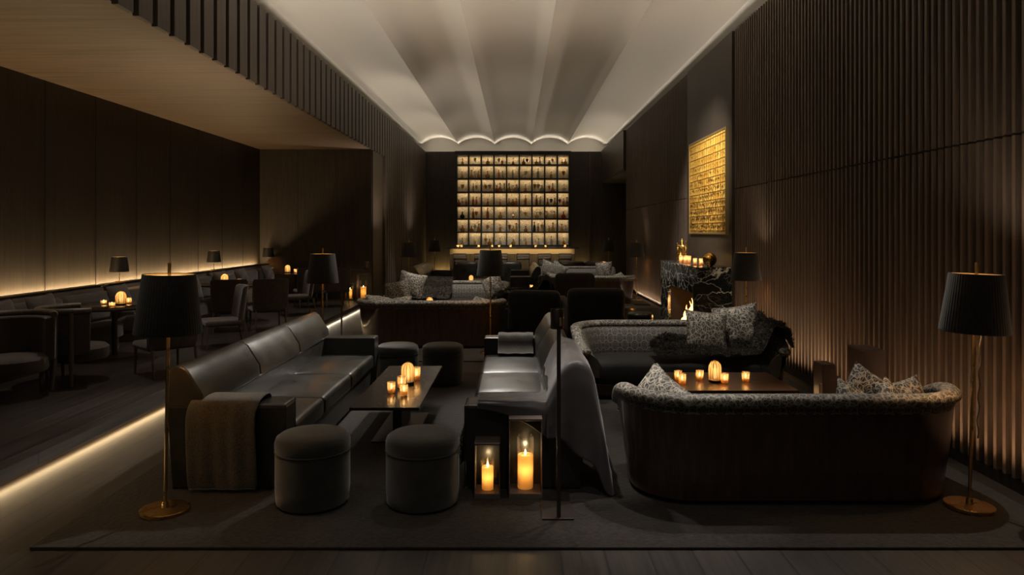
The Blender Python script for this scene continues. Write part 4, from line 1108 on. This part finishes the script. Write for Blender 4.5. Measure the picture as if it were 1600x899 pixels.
cu = [(-4.98, 7.0, 'brown cushion nearest the viewer on the first banquette'), (-5.02, 7.7, 'second brown cushion on the first banquette'), (-5.0, 9.15, 'brown cushion at the far end of the first banquette'), (-5.0, 9.95, 'brown cushion at the start of the middle banquette'),
      (-5.0, 11.2, 'brown cushion with its corner up on the middle banquette'), (-5.0, 12.3, 'brown cushion at the far end of the middle banquette'), (-5.0, 13.2, 'brown cushion at the start of the furthest banquette'), (-5.0, 14.6, 'brown cushion in the middle of the furthest banquette')]
for x, y, l in cu: pillow(l, (x, y, .72), (R(8), R(74), R(6)), .44, .07, M['brown'], 'brown cushions on the banquettes')
def round_table(label, x, y, r):
    t = thing('round_table', label, 'table', (x, y, PZ), 0, 'round dining tables')
    b = NB(); lathe(b, [(r*.97, .585), (r, .59), (r, .605), (r*.99, .61)], 64); obj('tabletop', b, M['tabletop'], t)
    b = NB(); lathe(b, [(.03, .02), (.03, .585)], 20); obj('pedestal', b, M['bronze'], t)
    b = NB(); lathe(b, [(.24, 0), (.24, .012), (.035, .02)], 32); obj('foot', b, M['bronze'], t)
round_table('round dark dining table nearest the viewer on the platform, behind the left lamp', -4.72, 8.5, .60)
round_table('middle round dining table on the platform', -4.62, 11.95, .60)
round_table('furthest round dining table on the platform', -4.6, 15.1, .50)
TZ = .742
def dl(px, y, l, **k): dome_lamp(l, ((px-VX)*y/FPX, y, TZ), .055, .16, **k)
dl(189, 8.45, 'ribbed dome lamp on the nearest round dining table'); dl(351, 11.9, 'ribbed dome lamp on the middle round dining table'); dl(449.5, 15.1, 'ribbed dome lamp on the furthest round dining table')
for px, y, h, l in ((162, 8.5, .05, 'low dark candle bowl at the left on the nearest dining table'), (175, 8.25, .05, 'low candle left of the dome lamp on the nearest dining table'), (201, 8.6, .07, 'bright candle right of the dome lamp on the nearest dining table'),
                 (336.5, 11.9, .05, 'low candle left of the dome lamp on the middle dining table'), (367.5, 11.8, .07, 'bright candle right of the dome lamp on the middle dining table'), (374, 12.05, .07, 'rightmost bright candle on the middle dining table'),
                 (461.5, 15.0, .08, 'bright candle right of the dome lamp on the furthest dining table'), (468.5, 15.2, .08, 'rightmost bright candle on the furthest dining table')):
    votive(l, ((px-VX)*y/FPX, y, TZ), .034, h, .14)
def dining_chair(label, x, y, rz, group='upholstered dining chairs'):
    """faces +Y locally, back at the rear"""
    t = thing('dining_chair', label, 'chair', (x, y, PZ), rz, group)
    b = NB(); rings = []
    for z, w, yy, th in ((.30, .225, -.20, .05), (.42, .235, -.215, .055), (.60, .245, -.24, .055), (.74, .25, -.26, .05), (.765, .245, -.265, .035), (.772, .235, -.267, .015)):
        rings.append([(-w, yy+.05, z), (-w*.6, yy+.01, z), (0, yy-.005, z), (w*.6, yy+.01, z), (w, yy+.05, z), (w, yy+.05+th, z), (w*.6, yy+.01+th, z), (0, yy-.005+th, z), (-w*.6, yy+.01+th, z), (-w, yy+.05+th, z)])
    loft(b, rings); obj('backrest', b, M['brown'], t, angle=50)
    b = NB(); rbox(b, -.24, .24, -.17, .28, .27, .345, .03, 4, puff=.012); obj('seat', b, M['brown'], t)
    for s in (-1, 1):
        b = NB(); tube(b, [(s*.236, -.14, .30), (s*.247, -.17, .50), (s*.252, -.20, .745)], .009, 6); obj('back_post', b, M['legwood'], t)
    for sx in (-1, 1):
        for yy, sp in ((-.19, -.05), (.25, .01)):
            b = NB(); tube(b, [(sx*.21, yy, .29), (sx*.215, yy+sp, 0)], [.017, .010], 8); obj('leg', b, M['legwood'], t)
    return t
def face(x, y, tx, ty): return math.atan2(-(tx-x), ty-y)
for x, y, tx, ty, l in ((-3.60, 7.45, -4.72, 8.5, 'dining chair hidden behind the left foreground lamp shade'), 
                    (-3.75, 9.35, -4.72, 8.75, 'dining chair seen from its side, right of the left foreground lamp shade'), (-4.25, 10.75, -4.62, 11.95, 'dining chair with rounded back left of the side-on chair'),
                    (-3.72, 10.85, -4.35, 11.95, 'dining chair with its full back to the viewer at the middle dining table'), (-3.85, 12.85, -4.62, 12.4, 'dining chair seen edge-on beyond the middle dining table'),
                    (-4.05, 14.1, -4.6, 15.1, 'dining chair left of the second floor lamp shade at the furthest table'), (-3.55, 14.2, -4.1, 15.3, 'dining chair behind the second floor lamp shade')):
    dining_chair(l, x, y, face(x, y, tx, ty))
def barrel_chair(label, x, y, rz):
    t = thing('barrel_chair', label, 'chair', (x, y, PZ), rz, 'curved barrel chairs')
    def arc(r, n=24, a0=PI*1.0-.25, a1=2*PI+.25): return [(r*math.cos(a0+(a1-a0)*i/n), r*math.sin(a0+(a1-a0)*i/n)) for i in range(n+1)]
    o_, i_ = arc(.33), arc(.25)
    b = NB(); loft(b, [[(a[0], a[1], .30), (a[0]*1.02, a[1]*1.02, .69), (c[0]*1.02, c[1]*1.02, .69), (c[0], c[1], .30)] for a, c in zip(o_, i_)]); obj('backrest', b, M['brown'], t, bevel=.02, angle=60)
    b = NB(); tube(b, [(a[0]*1.0, a[1]*1.0, .715) for a in arc(.325)], .028, 12); obj('rail', b, M['legwood'], t)
    b = NB(); lathe(b, [(.27, .22), (.285, .24), (.285, .33), (.26, .355), (.1, .37)], 32); obj('seat', b, M['brown'], t)
    for a in (-.25, PI+.25, 1.25*PI, 1.75*PI):
        cx, cy = .34*math.cos(a), .34*math.sin(a); b = NB(); tube(b, [(cx, cy, .70), (cx*.98, cy*.98, .25), (cx*.92, cy*.92, 0)], [.022, .024, .014], 10); obj('leg', b, M['legwood'], t)
barrel_chair('barrel chair at the left edge of the picture, its inside turned to the room', -4.50, 6.45, PI+.6)
barrel_chair('barrel chair between the edge chair and the nearest dining table', -4.33, 7.12, -.9)
def table_lamp(label, x, y, z):
    t = thing('table_lamp', label, 'table lamp', (x, y, z), 0, 'small lamps along the banquettes')
    b = NB(); lathe(b, [(.05, 0), (.05, .008), (.008, .012)], 24); obj('base', b, M['brass'], t)
    b = NB(); tube(b, [(0, 0, .01), (0, 0, .33)], .005, 8); obj('pole', b, M['brass'], t)
    b = NB(); lathe(b, [(.125, .14), (.098, .345), (.095, .345), (.121, .14)], 48, caps=False); s = obj('shade', b, M['iron'], t)
    b = NB(); lathe(b, [(.119, .142), (.093, .343)], 48, caps=False); obj('shade_lining', b, M['lining'], s)
    b = NB(); lathe(b, [(.004, .338), (.092, .338), (.092, .335), (.004, .335)], 32); obj('diffuser', b, M['diffuser'], s)
    point('lamp_glow', (0, 0, .25), 3.0, (1, .60, .25), .015, t)
table_lamp('small table lamp with black shade nearest the viewer above the banquette', -5.475, 9.98, .906)
table_lamp('small table lamp with black shade above the middle of the alcove wall', -5.475, 13.1, .906)
table_lamp('small table lamp with black shade in the alcove corner', -5.40, 15.75, .906)
